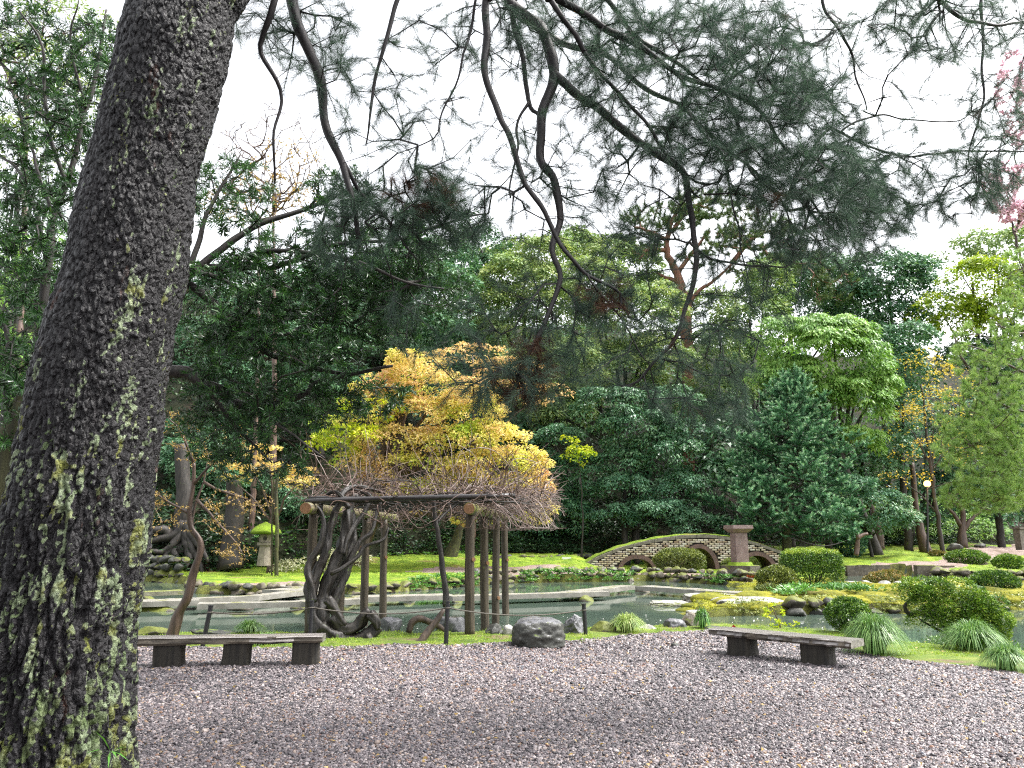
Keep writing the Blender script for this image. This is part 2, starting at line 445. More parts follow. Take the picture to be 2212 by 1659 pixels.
mk_wood('beam', (.05, .04, .025), (.2, .17, .09), 1, .6, 22, .55, (.16, .18, .03))
mk_wood('purlin', (.012, .01, .01), (.05, .045, .045), 0, .3, 22)
mk_wood('bench', (.10, .09, .085), (.30, .275, .26), 0, .22, 20, .05, bs=.5)
mk_wood('bench_edge', (.02, .016, .012), (.15, .125, .095), 0, .6, 14, .1, bs=1)
mk_wood('bench_leg', (.007, .006, .005), (.04, .034, .025), 2, .7, 20, .15)
mk_wood('bark_dark', (.010, .009, .008), (.05, .042, .036), 2, .65, 22, .2, (.07, .1, .02))
mk_wood('bark_red', (.09, .035, .02), (.3, .13, .08), 2, .7, 14)
mk_wood('bark_mossy', (.02, .02, .01), (.07, .07, .025), 2, .8, 12, .3, (.1, .14, .02))
mk_wood('bark_limb', (.004, .003, .0035), (.022, .016, .016), 2, .55, 30)
mk_wood('bark_brown', (.025, .017, .013), (.11, .07, .05), 2, .5, 14)
mk_wood('vine', (.005, .0045, .004), (.042, .035, .028), 2, .5, 34, .22, (.06, .1, .02))
mk_wood('cane', (.05, .03, .025), (.17, .11, .085), 2, .5, 10)
mk_wood('drift', (.014, .01, .008), (.10, .07, .05), 2, .6, 16, .1)
m, n, o = newmat('black_post'); princ(n, o, (.012, .012, .014), .45, .5, noise(n, geo_pos(n), 40), .2, .004); M['black_post'] = m
m, n, o = newmat('cut'); princ(n, o, ramp(n, [(.3, (.16, .08, .035)), (.7, (.28, .15, .07))], noise(n, geo_pos(n), 30)), .7); M['cut'] = m
m, n, o = newmat('rope'); princ(n, o, (.09, .08, .065), .8); M['rope'] = m
m, n, o = newmat('board'); princ(n, o, (.8, .8, .78), .5); M['board'] = m
m, n, o = newmat('red_leaf'); princ(n, o, (.5, .03, .02), .5); M['red_leaf'] = m
m, n, o = newmat('lamp_glow')
e = n.nodes.new("ShaderNodeEmission"); e.inputs[0].default_value = (1, .5, .16, 1); e.inputs[1].default_value = 2.2
n.links.new(e.outputs[0], o.inputs['Surface']); M['lamp_glow'] = m
# bricks: each brick carries its own shade
m, n, o = newmat('brick'); oi = n.nodes.new("ShaderNodeObjectInfo"); v = geo_pos(n)
c = ramp(n, [(0, (.3, .2, .14)), (.2, (.5, .41, .31)), (.5, (.6, .55, .5)), (.75, (.48, .38, .35)), (.9, (.62, .53, .38)), (1, (.26, .19, .17))], oi.outputs['Random'])
c = mix(n, ramp(n, [(.3, (.7, .7, .7)), (.52, (0, 0, 0))], noise(n, v, 3.5, 6, .7)), c, (.1, .075, .065))
princ(n, o, c, .7, .4, noise(n, v, 22, 5), .4, .01); M['brick'] = m
# ground sheets
def ground_mat(name, stops, sc, sc2=None, dark=None, rough=.85, bs=.8, bd=.03):
    m, n, o = newmat(name); v = geo_pos(n)
    f = math_(n, 'ADD', math_(n, 'MULTIPLY', noise(n, v, sc, 6, .65), .6), math_(n, 'MULTIPLY', noise(n, v, sc * 9, 5, .6), .4))
    c = ramp(n, stops, f)
    if dark: c = mix(n, ramp(n, [(.56, (0, 0, 0)), (.66, (1, 1, 1))], noise(n, v, sc2 or .6, 6, .6)), c, dark)
    princ(n, o, c, rough, .25, noise(n, v, sc * 12, 6, .7), bs, bd); M[name] = m
ground_mat('lawn', [(.36, (.04, .08, .007)), (.5, (.115, .185, .012)), (.64, (.26, .32, .03))], 1.6, .5, (.17, .14, .045))
ground_mat('near_moss', [(.36, (.035, .065, .01)), (.5, (.1, .15, .02)), (.66, (.2, .2, .045))], 2.0, 1.2, (.14, .1, .06))
ground_mat('island', [(.36, (.05, .065, .008)), (.5, (.16, .16, .012)), (.66, (.3, .27, .02))], 1.3, .9, (.13, .11, .03))
ground_mat('path', [(.38, (.15, .11, .095)), (.6, (.26, .2, .175))], 2.5, .8, (.12, .085, .06))
ground_mat('bank', [(.38, (.03, .035, .01)), (.62, (.16, .17, .03))], 2.5, 1.5, (.05, .035, .02), bs=1, bd=.08)
ground_mat('hill', [(.38, (.006, .008, .003)), (.6, (.02, .026, .007)), (.7, (.03, .02, .012))], 1.2, .5, (.035, .022, .014), bs=1, bd=.15)  # slope soil, darkened in colour to deepen the shade below the wood
ground_mat('bed', [(.4, (.03, .04, .03)), (.6, (.06, .08, .06))], 1)
ground_mat('earth', [(.4, (.05, .04, .03)), (.6, (.13, .1, .07))], 2.5)
# gravel sheet under the pebbles
m, n, o = newmat('gravel'); v = geo_pos(n)
c = ramp(n, [(0, (.012, .011, .012)), (.3, (.05, .042, .045)), (.6, (.12, .1, .105)), (1, (.24, .2, .2))], voro(n, v, 42, 'F1', 'Color'))
d = voro(n, v, 42, 'F1')
c = mix(n, ramp(n, [(.35, (0, 0, 0)), (.62, (1, 1, 1))], d), c, (.02, .018, .018))
princ(n, o, c, .55, .4, math_(n, 'SUBTRACT', 1.0, d), 1.0, .02); M['gravel'] = m
m, n, o = newmat('pebble'); a = attr(n, 'shade', 'INSTANCER')
c = ramp(n, [(0, (.012, .012, .014)), (.16, (.03, .026, .031)), (.34, (.06, .05, .055)), (.55, (.125, .102, .109)), (.72, (.2, .17, .173)),
             (.82, (.33, .29, .285)), (.9, (.22, .14, .085)), (.96, (.14, .06, .04)), (1, (.06, .065, .085))], a.outputs['Fac'])
c = mix(n, .25, c, ramp(n, [(.3, (.1, .1, .1)), (.7, (.7, .68, .66))], noise(n, geo_pos(n), 90, 3)), 'SOFT_LIGHT')
princ(n, o, c, .38, .5); M['pebble'] = m
# water: cloudy green pond
m, n, o = newmat('water'); v = geo_pos(n, (1, 1.6, 1))
c = ramp(n, [(.35, (.05, .075, .06)), (.65, (.075, .10, .076))], noise(n, v, .35, 3))
b = princ(n, o, c, .04, .5, math_(n, 'ADD', noise(n, v, 2.2, 3, .5), math_(n, 'MULTIPLY', noise(n, v, 9, 2), .15)), .06, .03); b.inputs['IOR'].default_value = 1.33; M['water'] = m

# ------------------------------------------------------------ land forms
WZ = -.25
def poly(pts, z=WZ): return np.array([G(u, v, z)[:2] for u, v in pts])
near_shore = [(-700, 1370), (-200, 1368), (150, 1366), (285, 1364), (420, 1371), (560, 1371), (700, 1372), (790, 1374), (850, 1368), (905, 1372), (950, 1366), (1010, 1371), (1060, 1366),
              (1110, 1363), (1230, 1362), (1290, 1361), (1400, 1358), (1450, 1350), (1510, 1349), (1600, 1356), (1700, 1360), (1850, 1372), (1960, 1392), (2080, 1404), (2212, 1412), (2500, 1425), (3000, 1440)]
south_isl = [(3000, 1312), (2400, 1314), (2212, 1316), (2080, 1319), (1990, 1326), (1900, 1325), (1800, 1326), (1660, 1330), (1570, 1332), (1505, 1336), (1485, 1318), (1500, 1298), (1580, 1290), (1600, 1275)]
far_shore = [(1560, 1264), (1480, 1259), (1400, 1256), (1300, 1257), (1200, 1258), (1090, 1261), (960, 1271), (880, 1278), (820, 1283), (760, 1285), (700, 1280), (650, 1284), (560, 1285), (420, 1284), (402, 1272),
             (395, 1262), (330, 1257), (285, 1256), (150, 1254), (-100, 1252), (-900, 1254)]
POND = np.vstack([poly(near_shore, -.07), poly(south_isl + far_shore)])
POND2 = poly([(1828, 1267), (1900, 1270), (1990, 1268), (2060, 1270), (2140, 1271), (2212, 1270), (2500, 1270), (2700, 1262), (2500, 1252), (2212, 1253), (2140, 1254), (2060, 1250), (2010, 1246), (1950, 1243), (1828, 1243)])
GRAV = poly([(-900, 1402), (285, 1398), (600, 1402), (760, 1400), (860, 1394), (1000, 1396), (1090, 1389), (1250, 1388), (1330, 1377), (1430, 1368), (1530, 1364), (1660, 1367), (1780, 1385), (1840, 1408), (1960, 1430), (2100, 1443), (2212, 1462), (2500, 1510)], 0.0)
GRAV = np.vstack([GRAV, [[16, 1], [16, -16], [-16, -16], [-16, 8]]])
PATH = poly([(480, 1262), (560, 1256), (700, 1255), (760, 1262), (720, 1276), (600, 1281), (450, 1281)], 0.0)
PATH2 = poly([(880, 1236), (1010, 1232), (1200, 1231), (1300, 1233), (1560, 1236), (1620, 1240), (1620, 1252), (1400, 1244), (1150, 1240), (1000, 1241)], 0.05)
PATH3 = poly([(1840, 1222), (2010, 1219), (2100, 1205), (2300, 1195), (2300, 1210), (2150, 1217), (2050, 1226), (1930, 1228), (1830, 1230)], .2)
def sdist(pg, X, Y):
    """signed distance, positive inside"""
    d = np.full(X.shape, 1e9); ins = np.zeros(X.shape, bool); n_ = len(pg)
    for i in range(n_):
        a, b = pg[i], pg[(i + 1) % n_]; e = b - a; L = e @ e
        t = np.clip(((X - a[0]) * e[0] + (Y - a[1]) * e[1]) / L, 0, 1)
        d = np.minimum(d, np.hypot(X - a[0] - t * e[0], Y - a[1] - t * e[1]))
        c = ((a[1] > Y) != (b[1] > Y)) & (X < (b[0] - a[0]) * (Y - a[1]) / (b[1] - a[1] + 1e-12) + a[0])
        ins ^= c
    return np.where(ins, d, -d)
def hill_y(X): return np.interp(X, [-60, -22, -14, -10, -6, 4, 12, 20, 40], [30, 33, 34.5, 38, 43, 44.5, 47, 56, 60])
def height(X, Y):
    X = np.asarray(X, float); Y = np.asarray(Y, float)
    near = .02 * (vnoise(np.stack([X, Y, 0 * X], -1) * .8, 3) - .5)
    base = np.interp(Y, [0, 16, 19, 23, 26, 31, 34, 38, 43, 50, 60], [0, -.02, .0, .02, .02, .0, .06, .18, .42, .75, 1.0])
    base = base - np.interp(Y, [34, 38, 45, 48], [.06, .22, .5, 0]) * sstep(3.2, 5.2, X) * (1 - sstep(13, 16, X))
    lump = (1 - .8 * sstep(3, 5, X) * (1 - sstep(13, 16, X)) * sstep(33, 36, Y)) * (fbm(np.stack([X, Y, 0 * X], -1) * .55, 3, 11) - .5)
    base = base + lump * np.interp(Y, [15, 19, 30, 60], [0, .18, .25, .8])
    q = sstep(-14, -10, X) * (1 - sstep(2, 5, X)) * sstep(34, 42, Y) * (1 - sstep(44, 50, Y)); base = base + .25 * q
    hy = hill_y(X); s = np.maximum(Y - hy, 0)
    hill = np.minimum(s * .62, 24) + sstep(0, 1.2, s) * .55
    hill = hill + (fbm(np.stack([X, Y, 0 * X], -1) * .25, 3, 21) - .5) * np.minimum(s, 5) * .5
    land = np.where(Y < 15, near, base) + hill
    s1 = np.maximum(sdist(POND, X, Y), sdist(POND2, X, Y))
    k = sstep(-.18, .12, s1)
    return land * (1 - k) + (-.75) * k
ys = np.concatenate([np.linspace(-16, 3.6, 14), np.geomspace(4, 64, 270), np.linspace(66, 140, 16)])
ss = np.linspace(-1.0, 1.0, 330)
GY = np.repeat(ys[:, None], len(ss), 1); GX = ss[None] * np.maximum(ys + 7, 16)[:, None]
GZ = height(GX, GY)
GV = np.stack([GX, GY, GZ], -1).reshape(-1, 3)
nr, nc = GX.shape
i = np.arange(nr - 1)[:, None] * nc; j = np.arange(nc - 1)[None]
GF = np.stack([i + j, i + j + 1, i + nc + j + 1, i + nc + j], -1).reshape(-1, 4)
FC = GV[GF].mean(1); fx, fy, fz = FC.T
wob = (fbm(FC * np.array([2.0, 2.0, 0]), 3, 31) - .5) * .5
s1 = np.maximum(sdist(POND, fx, fy), sdist(POND2, fx, fy))
reg = np.zeros(len(GF), int)
reg[:] = 1                                             # lawn
reg[(fy < 19)] = 2                                     # near moss
isl = (fx > G(1480, 1300, 0)[0] * fy / 24) & (fy > 17.5) & (fy < 31); reg[isl] = 3
reg[(sdist(PATH, fx, fy) + wob > 0) | (sdist(PATH2, fx, fy) + wob > 0) | (sdist(PATH3, fx, fy) + wob * 2 > 0)] = 4
reg[sdist(GRAV, fx, fy) + wob * .35 > 0] = 0
reg[(s1 > -.34) & (fy > 16)] = 5
reg[fy > hill_y(fx) - .1] = 6
reg[s1 > .1] = 7
def sub_sheet(name, k, mat):
    f = GF[reg == k]; u_, inv = np.unique(f, return_inverse=True)
    ob = put(name, GV[u_], inv.reshape(-1, 4), M[mat], smooth=True); tag(ob, kind='structure'); return ob
for k, (nm, mt) in enumerate([('gravel_ground', 'gravel'), ('lawn', 'lawn'), ('shore_moss', 'near_moss'), ('island', 'island'), ('path', 'path'), ('pond_bank', 'bank'), ('hillside', 'hill'), ('pond_bed', 'bed')]):
    sub_sheet(nm, k, mt)
put('terrain', [[-400, -300, -1.2], [400, -300, -1.2], [400, 600, -1.2], [-400, 600, -1.2]], np.array([[0, 1, 2, 3]]), M['hill'])['kind'] = 'structure'
put('water', [[-60, 8, WZ], [60, 8, WZ], [60, 46, WZ], [-60, 46, WZ]], np.array([[0, 1, 2, 3]]), M['water'])['kind'] = 'structure'
def hz(x, y): return float(height(np.array([x]), np.array([y]))[0])

# ------------------------------------------------------------ loose gravel
def instancer(name, pts, rot, scl, shade, mat, geo='ico'):
    me = bpy.data.meshes.new(name); me.vertices.add(len(pts)); me.vertices.foreach_set('co', np.asarray(pts, np.float32).ravel())
    for nm, arr, ty in (('rot', rot, 'FLOAT_VECTOR'), ('scl', scl, 'FLOAT_VECTOR'), ('shade', shade, 'FLOAT')):
        a = me.attributes.new(nm, ty, 'POINT'); a.data.foreach_set('vector' if ty == 'FLOAT_VECTOR' else 'value', np.asarray(arr, np.float32).ravel())
    me.materials.append(mat)
    ob = bpy.data.objects.new(name, me); COL.objects.link(ob)
    g = bpy.data.node_groups.new(name, 'GeometryNodeTree')
    g.interface.new_socket('Geometry', in_out='INPUT', socket_type='NodeSocketGeometry'); g.interface.new_socket('Geometry', in_out='OUTPUT', socket_type='NodeSocketGeometry')
    N = g.nodes; L = g.links
    gi = N.new('NodeGroupInput'); go = N.new('NodeGroupOutput'); ip = N.new('GeometryNodeInstanceOnPoints')
    icn = N.new('GeometryNodeMeshIcoSphere'); icn.inputs['Subdivisions'].default_value = 2
    sp = N.new('GeometryNodeSetPosition'); nz = N.new('ShaderNodeTexNoise'); nz.inputs['Scale'].default_value = .9
    vm = N.new('ShaderNodeVectorMath'); vm.operation = 'SUBTRACT'; vm.inputs[1].default_value = (.5, .5, .5)
    L.new(nz.outputs['Color'], vm.inputs[0]); vm2 = N.new('ShaderNodeVectorMath'); vm2.operation = 'SCALE'; vm2.inputs['Scale'].default_value = .9
    L.new(vm.outputs[0], vm2.inputs[0]); L.new(icn.outputs['Mesh'], sp.inputs['Geometry']); L.new(vm2.outputs[0], sp.inputs['Offset'])
    sm = N.new('GeometryNodeSetMaterial'); sm.inputs['Material'].default_value = mat; L.new(sp.outputs[0], sm.inputs['Geometry'])
    ra = N.new('GeometryNodeInputNamedAttribute'); ra.data_type = 'FLOAT_VECTOR'; ra.inputs['Name'].default_value = 'rot'
    sa = N.new('GeometryNodeInputNamedAttribute'); sa.data_type = 'FLOAT_VECTOR'; sa.inputs['Name'].default_value = 'scl'
    er = N.new('FunctionNodeEulerToRotation'); L.new(ra.outputs['Attribute'], er.inputs[0])
    L.new(gi.outputs[0], ip.inputs['Points']); L.new(sm.outputs[0], ip.inputs['Instance']); L.new(er.outputs[0], ip.inputs['Rotation']); L.new(sa.outputs['Attribute'], ip.inputs['Scale'])
    L.new(ip.outputs[0], go.inputs[0])
    md = ob.modifiers.new('instances', 'NODES'); md.node_group = g
    return ob
def pebbles(y0, y1, dens, size):
    area = .7 * (y1 ** 2 - y0 ** 2) * 1.06; n_ = int(area * dens)
    y = np.sqrt(RNG.uniform(y0 ** 2, y1 ** 2, n_)); x = RNG.uniform(-.74, .74, n_) * y
    keep = sdist(GRAV, x, y) + (fbm(np.stack([x, y, 0 * x], -1) * 2, 3, 31) - .5) * .18 > -.08
    x, y = x[keep], y[keep]; s = size * RNG.lognormal(0, .28, len(x))
    z = height(x, y) + s * RNG.uniform(-.1, .55, len(x))
    return np.stack([x, y, z], 1), s
A_ = [pebbles(5.0, 8.2, 5600, .0094), pebbles(8.2, 11.5, 3300, .0118), pebbles(11.5, 19, 1500, .0158)]
pp = np.concatenate([a for a, _ in A_]); ps = np.concatenate([s for _, s in A_]); n_ = len(pp)
sc_ = np.stack([ps * RNG.uniform(.8, 1.45, n_), ps * RNG.uniform(.7, 1.1, n_), ps * RNG.uniform(.45, .8, n_)], 1)
# broad drifts of lighter and darker pebbles
drift = (fbm(pp * np.array([.35, .5, 0]), 3, 55) - .5)
shade = np.clip(RNG.beta(1.5, 1.6, n_) + drift * .45, 0, 1)
tag(instancer('gravel', pp, np.stack([RNG.uniform(-.6, .6, n_), RNG.uniform(-.6, .6, n_), RNG.uniform(0, 6.28, n_)], 1), sc_, shade, M['pebble']), kind='stuff',
    label='wet grey and pinkish pebble gravel filling the foreground')

# ------------------------------------------------------------ stones along the banks
ROCKS = []
for k in range(7):
    V, Fc = rock((0, 0, 0), (1, 1, 1), 3, 100 + k, .45); ROCKS.append((V, Fc))
def rock_mesh(k, mat):
    key = f"bank_stone_{k}_{mat}"
    if key not in bpy.data.meshes:
        me = raw_mesh(key, ROCKS[k][0], ROCKS[k][1], None, True); me.materials.append(M[mat]); return me
    return bpy.data.meshes[key]
def stone_at(name, parent, p, s, mats, rng):
    me = rock_mesh(int(rng.integers(7)), mats[int(rng.integers(len(mats)))])
    o = bpy.data.objects.new(name, me); COL.objects.link(o)
    o.parent = parent; q = np.asarray(p) - org_of(parent); o.location = [float(c) for c in q]
    o.scale = [float(c) for c in s]; o.rotation_euler = (rng.uniform(-.25, .25), rng.uniform(-.25, .25), rng.uniform(0, 6.28))
    return o
def stone_bank(label, pts, rows, size, mats, seed, z0=WZ, group=None, jit=.12, hh=.8):
    rng = np.random.default_rng(seed); pl = poly(pts, z0); L = np.linalg.norm(np.diff(pl, axis=0), axis=1)
    root = thing('stone_bank', (*pl[len(pl) // 2], z0), label, 'stone bank', group)
    d = 0; tot = L.sum(); cum = np.concatenate([[0], np.cumsum(L)])
    for r in range(rows):
        d = rng.uniform(0, size)
        while d < tot:
            i_ = min(len(L) - 1, int(np.searchsorted(cum, d) - 1)); i_ = max(0, i_); t = (d - cum[i_]) / L[i_]
            p = pl[i_] * (1 - t) + pl[i_ + 1] * t; s = size * rng.uniform(.6, 1.35)
            z = z0 + size * hh * (r * .95 + .12) * .9
            nrm = np.array([0, 1.0])
            stone_at('stone', root, (p[0] + rng.uniform(-jit, jit), p[1] + .1 * r + rng.uniform(-jit, jit), z), (s * .62, s * .5, s * .48 * hh), mats, rng)
            d += s * 1.02
    return root
stone_bank('long low bank of mossy round stones below the path, in front of the arched bridge', [(1640, 1268), (1560, 1263), (1480, 1258), (1400, 1255), (1300, 1256), (1200, 1257), (1090, 1260), (1010, 1266)], 3, .33, ['rock_bank', 'rock_bank', 'rock_moss', 'rock_dark'], 5)
stone_bank('short row of brown stones edging the pink path behind the left footbridge slabs', [(408, 1277), (480, 1284), (560, 1286), (640, 1285), (700, 1281)], 2, .4, ['rock_bank', 'rock_bank', 'rock_dark'], 6, hh=.7)
stone_bank('yellow moss covered stones at the lawn edge behind the pergola', [(760, 1284), (820, 1282), (880, 1277), (960, 1270), (1005, 1267)], 2, .4, ['rock_moss', 'rock_moss', 'rock_bank'], 8, hh=.6)
stone_bank('dark mossy stone wall below the bared tree roots at the left', [(-60, 1252), (80, 1252), (200, 1252), (285, 1254), (330, 1256), (392, 1260)], 4, .42, ['rock_moss', 'rock_dark', 'rock_dark'], 9)
stone_bank('low wall of dark stones at the foot of the wood, left of the white sign', [(1060, 1218), (1130, 1217), (1200, 1216), (1250, 1214), (1290, 1212)], 2, .4, ['rock_dark', 'rock_moss'], 10, z0=.25)
stone_bank('row of pale rounded stones lining the back edge of the mossy island', [(1838, 1264), (1880, 1268), (1940, 1268), (1990, 1267), (2040, 1269), (2110, 1270)], 1, .42, ['rock_pale'], 12, z0=-.2, hh=.7)
stone_bank('front edge of mossy stones along the right part of the island', [(1800, 1325), (1900, 1324), (1990, 1325), (2080, 1318), (2212, 1315), (2330, 1314)], 1, .42, ['rock_moss', 'rock_moss', 'rock_dark'], 14, hh=.6)
stone_bank('mossy stones below the shrubs on the left part of the island', [(1700, 1329), (1740, 1328), (1800, 1325)], 2, .4, ['rock_moss', 'rock_dark'], 15, hh=.7)
stone_bank('mossy stones along the far right shore behind the rear pond', [(2010, 1246), (2060, 1250), (2140, 1254), (2212, 1253), (2330, 1252)], 2, .45, ['rock_moss', 'rock_bank'], 16, hh=.7)
# squared wall stones at the rear pond
def cut_wall(label, pts, Y, hgt, n_, mat, seed):
    mat = 'rock_bank'
    rng = np.random.default_rng(seed)
    a = P(pts[0], 1243, Y); b = P(pts[1], 1243, Y + .4); root = thing('retaining_wall', (a[0], a[1], WZ), label, 'retaining wall')
    xs_ = np.linspace(0, 1, n_ + 1)
    for k in range(n_):
        t0, t1 = xs_[k], xs_[k + 1]; c = a * (1 - (t0 + t1) / 2) + b * (t0 + t1) / 2
        V, f = box((c[0], c[1] + .2, WZ + hgt / 2 + rng.uniform(-.03, .02)), ((b[0] - a[0]) / n_ - .03, .4, hgt), 0, .02, rng); put('stone', V, f, M[mat], root)
    return root
cut_wall('grey squared stone wall at the rear pond behind the clipped square shrub', (1832, 1925), 38.0, .5, 4, 'coping', 3)
cut_wall('grey squared stone block wall at the rear pond right of the reddish shrub', (1985, 2062), 37.0, .52, 2, 'coping', 4)

# ------------------------------------------------------------ stepping slabs of the zigzag footbridge
def slab(parent, a, b, wid, th, z, mat, rng, name='slab', rough=.01):
    A0 = G(*a, z); B0 = G(*b, z); d = unit(B0 - A0); nrm = np.array([-d[1], d[0], 0]);
    if nrm[1] < 0: nrm = -nrm
    n_ = 14; t = np.linspace(0, 1, n_)[:, None]
    rows = []
    for (o_, h_) in ((0, -th), (0, 0), (wid, 0), (wid, -th)):
        q = A0 * (1 - t) + B0 * t + nrm * o_; q[:, 2] = z + h_
        q = q + (np.stack([vnoise(q * 4 + k * 9, 3) for k in range(3)], -1) - .5) * rough * 2
        rows.append(q)
    V = np.concatenate(rows); f = []
    for r in range(4):
        r2 = (r + 1) % 4
        for k in range(n_ - 1): f.append([r * n_ + k, r2 * n_ + k, r2 * n_ + k + 1, r * n_ + k + 1])
    f.append([0, 3 * n_, 2 * n_, n_]); f.append([n_ - 1, 2 * n_ - 1, 3 * n_ - 1, 4 * n_ - 1])
    return put(name, V, np.array(f)[:, ::-1], M[mat], parent)
rng = np.random.default_rng(44)
fb = thing('footbridge', G(977, 1290, WZ), 'low zigzag footbridge of pale stone slabs crossing the pond behind the pergola', 'footbridge')
SL = [((425, 1305), (668, 1300), .5, .0), ((660, 1300.5), (790, 1294), .8, .012), ((768, 1291), (980, 1285), .75, -.01), ((978, 1288), (1317, 1278), .5, .005),
      ((1240, 1280), (1376, 1264.5), .6, -.008), ((1372, 1266), (1500, 1274), .7, .004), ((1498, 1275), (1665, 1285), .7, -.006),
      ((200, 1303), (430, 1297), .9, -.004), ((420, 1294), (560, 1287), .5, .01), ((555, 1288), (660, 1276), .5, -.002)]
for (a, b, wd, dz) in SL: slab(fb, a, b, wd, .13, dz, 'slab', rng)
slab(fb, (180, 1284), (398, 1276), .6, .12, .02, 'slab_moss', rng)
slab(fb, (630, 1268), (700, 1263), 1.2, .1, .03, 'slab', rng); slab(fb, (620, 1276), (690, 1270), 1.0, .1, .01, 'slab', rng)
for (u, v, w_, h_) in ((1270, 1301, .42, .3), (1391, 1280, .42, .3), (510, 1320, .55, .3), (640, 1316, .4, .3), (745, 1307, .4, .3), (985, 1303, .3, .3), (1600, 1292, .4, .3), (575, 1300, .5, .3), (330, 1322, .8, .3), (300, 1296, .5, .3), (880, 1300, .35, .3)):
    c = G(u, v, WZ) + np.array([0, .32, 0]); V, Fc = rock((c[0], c[1], -.27), (w_ * .62, .3, .2), 3, int(u), .3); put('support_stone', V, Fc, M['rock_moss' if u != 1391 else 'rock_bank'], fb, smooth=True)
    
def boulder(label, u, v, wpx, hpx, mat, seed, z0=0.0, depth=1.0, flat=None, rough=.35, sub=4, cat='boulder', name='boulder', cuts=7, smooth=True):
    g_ = G(u, v, z0); k = mpp(u, v, g_[1]); w_, h_ = wpx * k, hpx * k
    c = np.array([g_[0], g_[1] + w_ * .35 * depth, z0 + h_ * .33])
    V, Fc = rock((0, 0, 0), (1, 1, 1), sub, seed, rough, flat, cuts)
    V = V - (V.max(0) + V.min(0)) / 2; V = V / (V.max(0) - V.min(0)) * np.array([w_, w_ * .8 * depth, h_ * 1.3]); V[:, 2] += h_ * 1.0 - V[:, 2].max()
    V = V + np.array([g_[0], g_[1] + w_ * .35 * depth, z0])
    o_ = put(name, V, Fc, M[mat], smooth=smooth, origin=(g_[0], c[1], z0)); return tag(o_, label, cat)
# landing stones of the island
def flatstone(label, u0, u1, vt, vb, z0, depth, mat, topmat, seed, name='landing_stone', cat='stone', p_=5.0, rough=.10, sub=5, topsag=.03):
    a, b = G(u0, vb, z0), G(u1, vb, z0); k = mpp((u0 + u1) / 2, vb, a[1]); w_ = (u1 - u0) * k; h_ = (vb - vt) * k; c = (a + b) / 2 + [0, depth / 2, 0]
    V, Fc = ICO[sub]; V = V.copy(); s_ = (np.abs(V) ** p_).sum(1) ** (-1 / p_); V = V * s_[:, None]
    n1 = fbm(V * 1.4 + seed, 4, seed) - .5; n2 = fbm(V * 5 + seed, 4, seed + 4) - .5
    V[:, :2] *= (1 + rough * 2.2 * n1 + rough * n2)[:, None]; V[:, :2] *= (1 - .08 * V[:, 2:3])
    V[:, 2] += n1 * rough * 1.2 * (V[:, 2] > 0) + n2 * rough * .7
    V = V * [w_ / 2, depth / 2, h_ / 2 + .04] + [c[0], c[1], z0 + h_ / 2 - .04]
    o_ = put(name, V, Fc, M[mat], smooth=True, origin=(c[0], c[1], z0)); o_.data.materials.append(M[topmat])
    nz = np.empty(len(o_.data.polygons) * 3, np.float32); o_.data.polygons.foreach_get('normal', nz); nz = nz.reshape(-1, 3)[:, 2]
    o_.data.polygons.foreach_set('material_index', (nz > .75).astype(np.int32)); return tag(o_, label, cat)
flatstone('long flat topped stone at the left tip of the island', 1488, 1606, 1286, 1302, WZ, 1.1, 'rock_bank', 'rock_pale', 61)
flatstone('low pale slab lying in the water left of the island tip', 1410, 1494, 1300, 1310, WZ, .7, 'rock_moss', 'rock_pale', 62)
flatstone('big dark edged flat stone slab on the island, nearest the right bench', 1556, 1712, 1297, 1322, WZ, 1.5, 'rock_dark', 'rock_pale', 63)
flatstone('small low stone in the water behind the rock pair beside the right bench', 1488, 1544, 1321, 1332, WZ, .5, 'rock_moss', 'rock_pale', 64)
# shore boulders
flatstone('large squat dark boulder with flat wet top on the gravel edge', 1107, 1223, 1342, 1402, 0, .75, 'rock_dark', 'rock_grey', 70, 'boulder', 'boulder', 3.2, .13)
boulder('dark crinkled shiny rock right behind the squat boulder', 1242, 1372, 50, 42, 'rock_grey', 71, -.02, 1, None, .8, sub=5)
boulder('flat mossy brown rock left of the shore grass tuft', 1303, 1372, 62, 28, 'rock_moss', 72, -.05, .9)
boulder('pale grey stone half hidden right of the shore grass tuft', 1402, 1366, 46, 15, 'rock_pale', 73, -.05, 1)
boulder('grey veined rock at the water edge, left one of the pair by the right bench', 1462, 1362, 50, 24, 'rock_grey', 74, -.05, 1, rough=.6)
boulder('brown wedge rock at the water edge, right one of the pair by the right bench', 1497, 1359, 44, 34, 'rock_bank', 75, -.05, 1, cuts=12)
boulder('dark flat stone peeping out behind the left end of the right bench', 1545, 1364, 44, 10, 'rock_dark', 76, -.03, 1)
boulder('glossy grey rock at the water edge just right of the wisteria roots', 841, 1370, 50, 34, 'rock_grey', 77, -.06, .9, rough=.3)
boulder('grey flat topped rock with moss behind the driftwood', 968, 1368, 74, 32, 'rock_grey', 78, -.08, .9, .4, .25)
boulder('dark pointed rock between the two front right pergola posts', 1066, 1374, 38, 26, 'rock_dark', 79, -.03, 1, rough=.6)
boulder('small dark rock right of the pointed rock', 1082, 1374, 26, 12, 'rock_dark', 80, -.03, 1)
boulder('light pinkish stone left of the squat boulder', 1102, 1376, 34, 24, 'rock_pale', 81, -.03, 1)
boulder('small dark stone lying alone on the gravel between boulder and right bench', 1459, 1398, 18, 8, 'rock_dark', 82, 0, 1, sub=3, cat='stone', name='stone')
boulder('long low mossy rock behind the left bench by the leaning tree', 455, 1374, 110, 14, 'rock_dark', 83, -.03, .5)
boulder('mossy rock beside the big trunk at the left end of the left bench', 320, 1376, 90, 20, 'rock_moss', 84, -.03, .6)
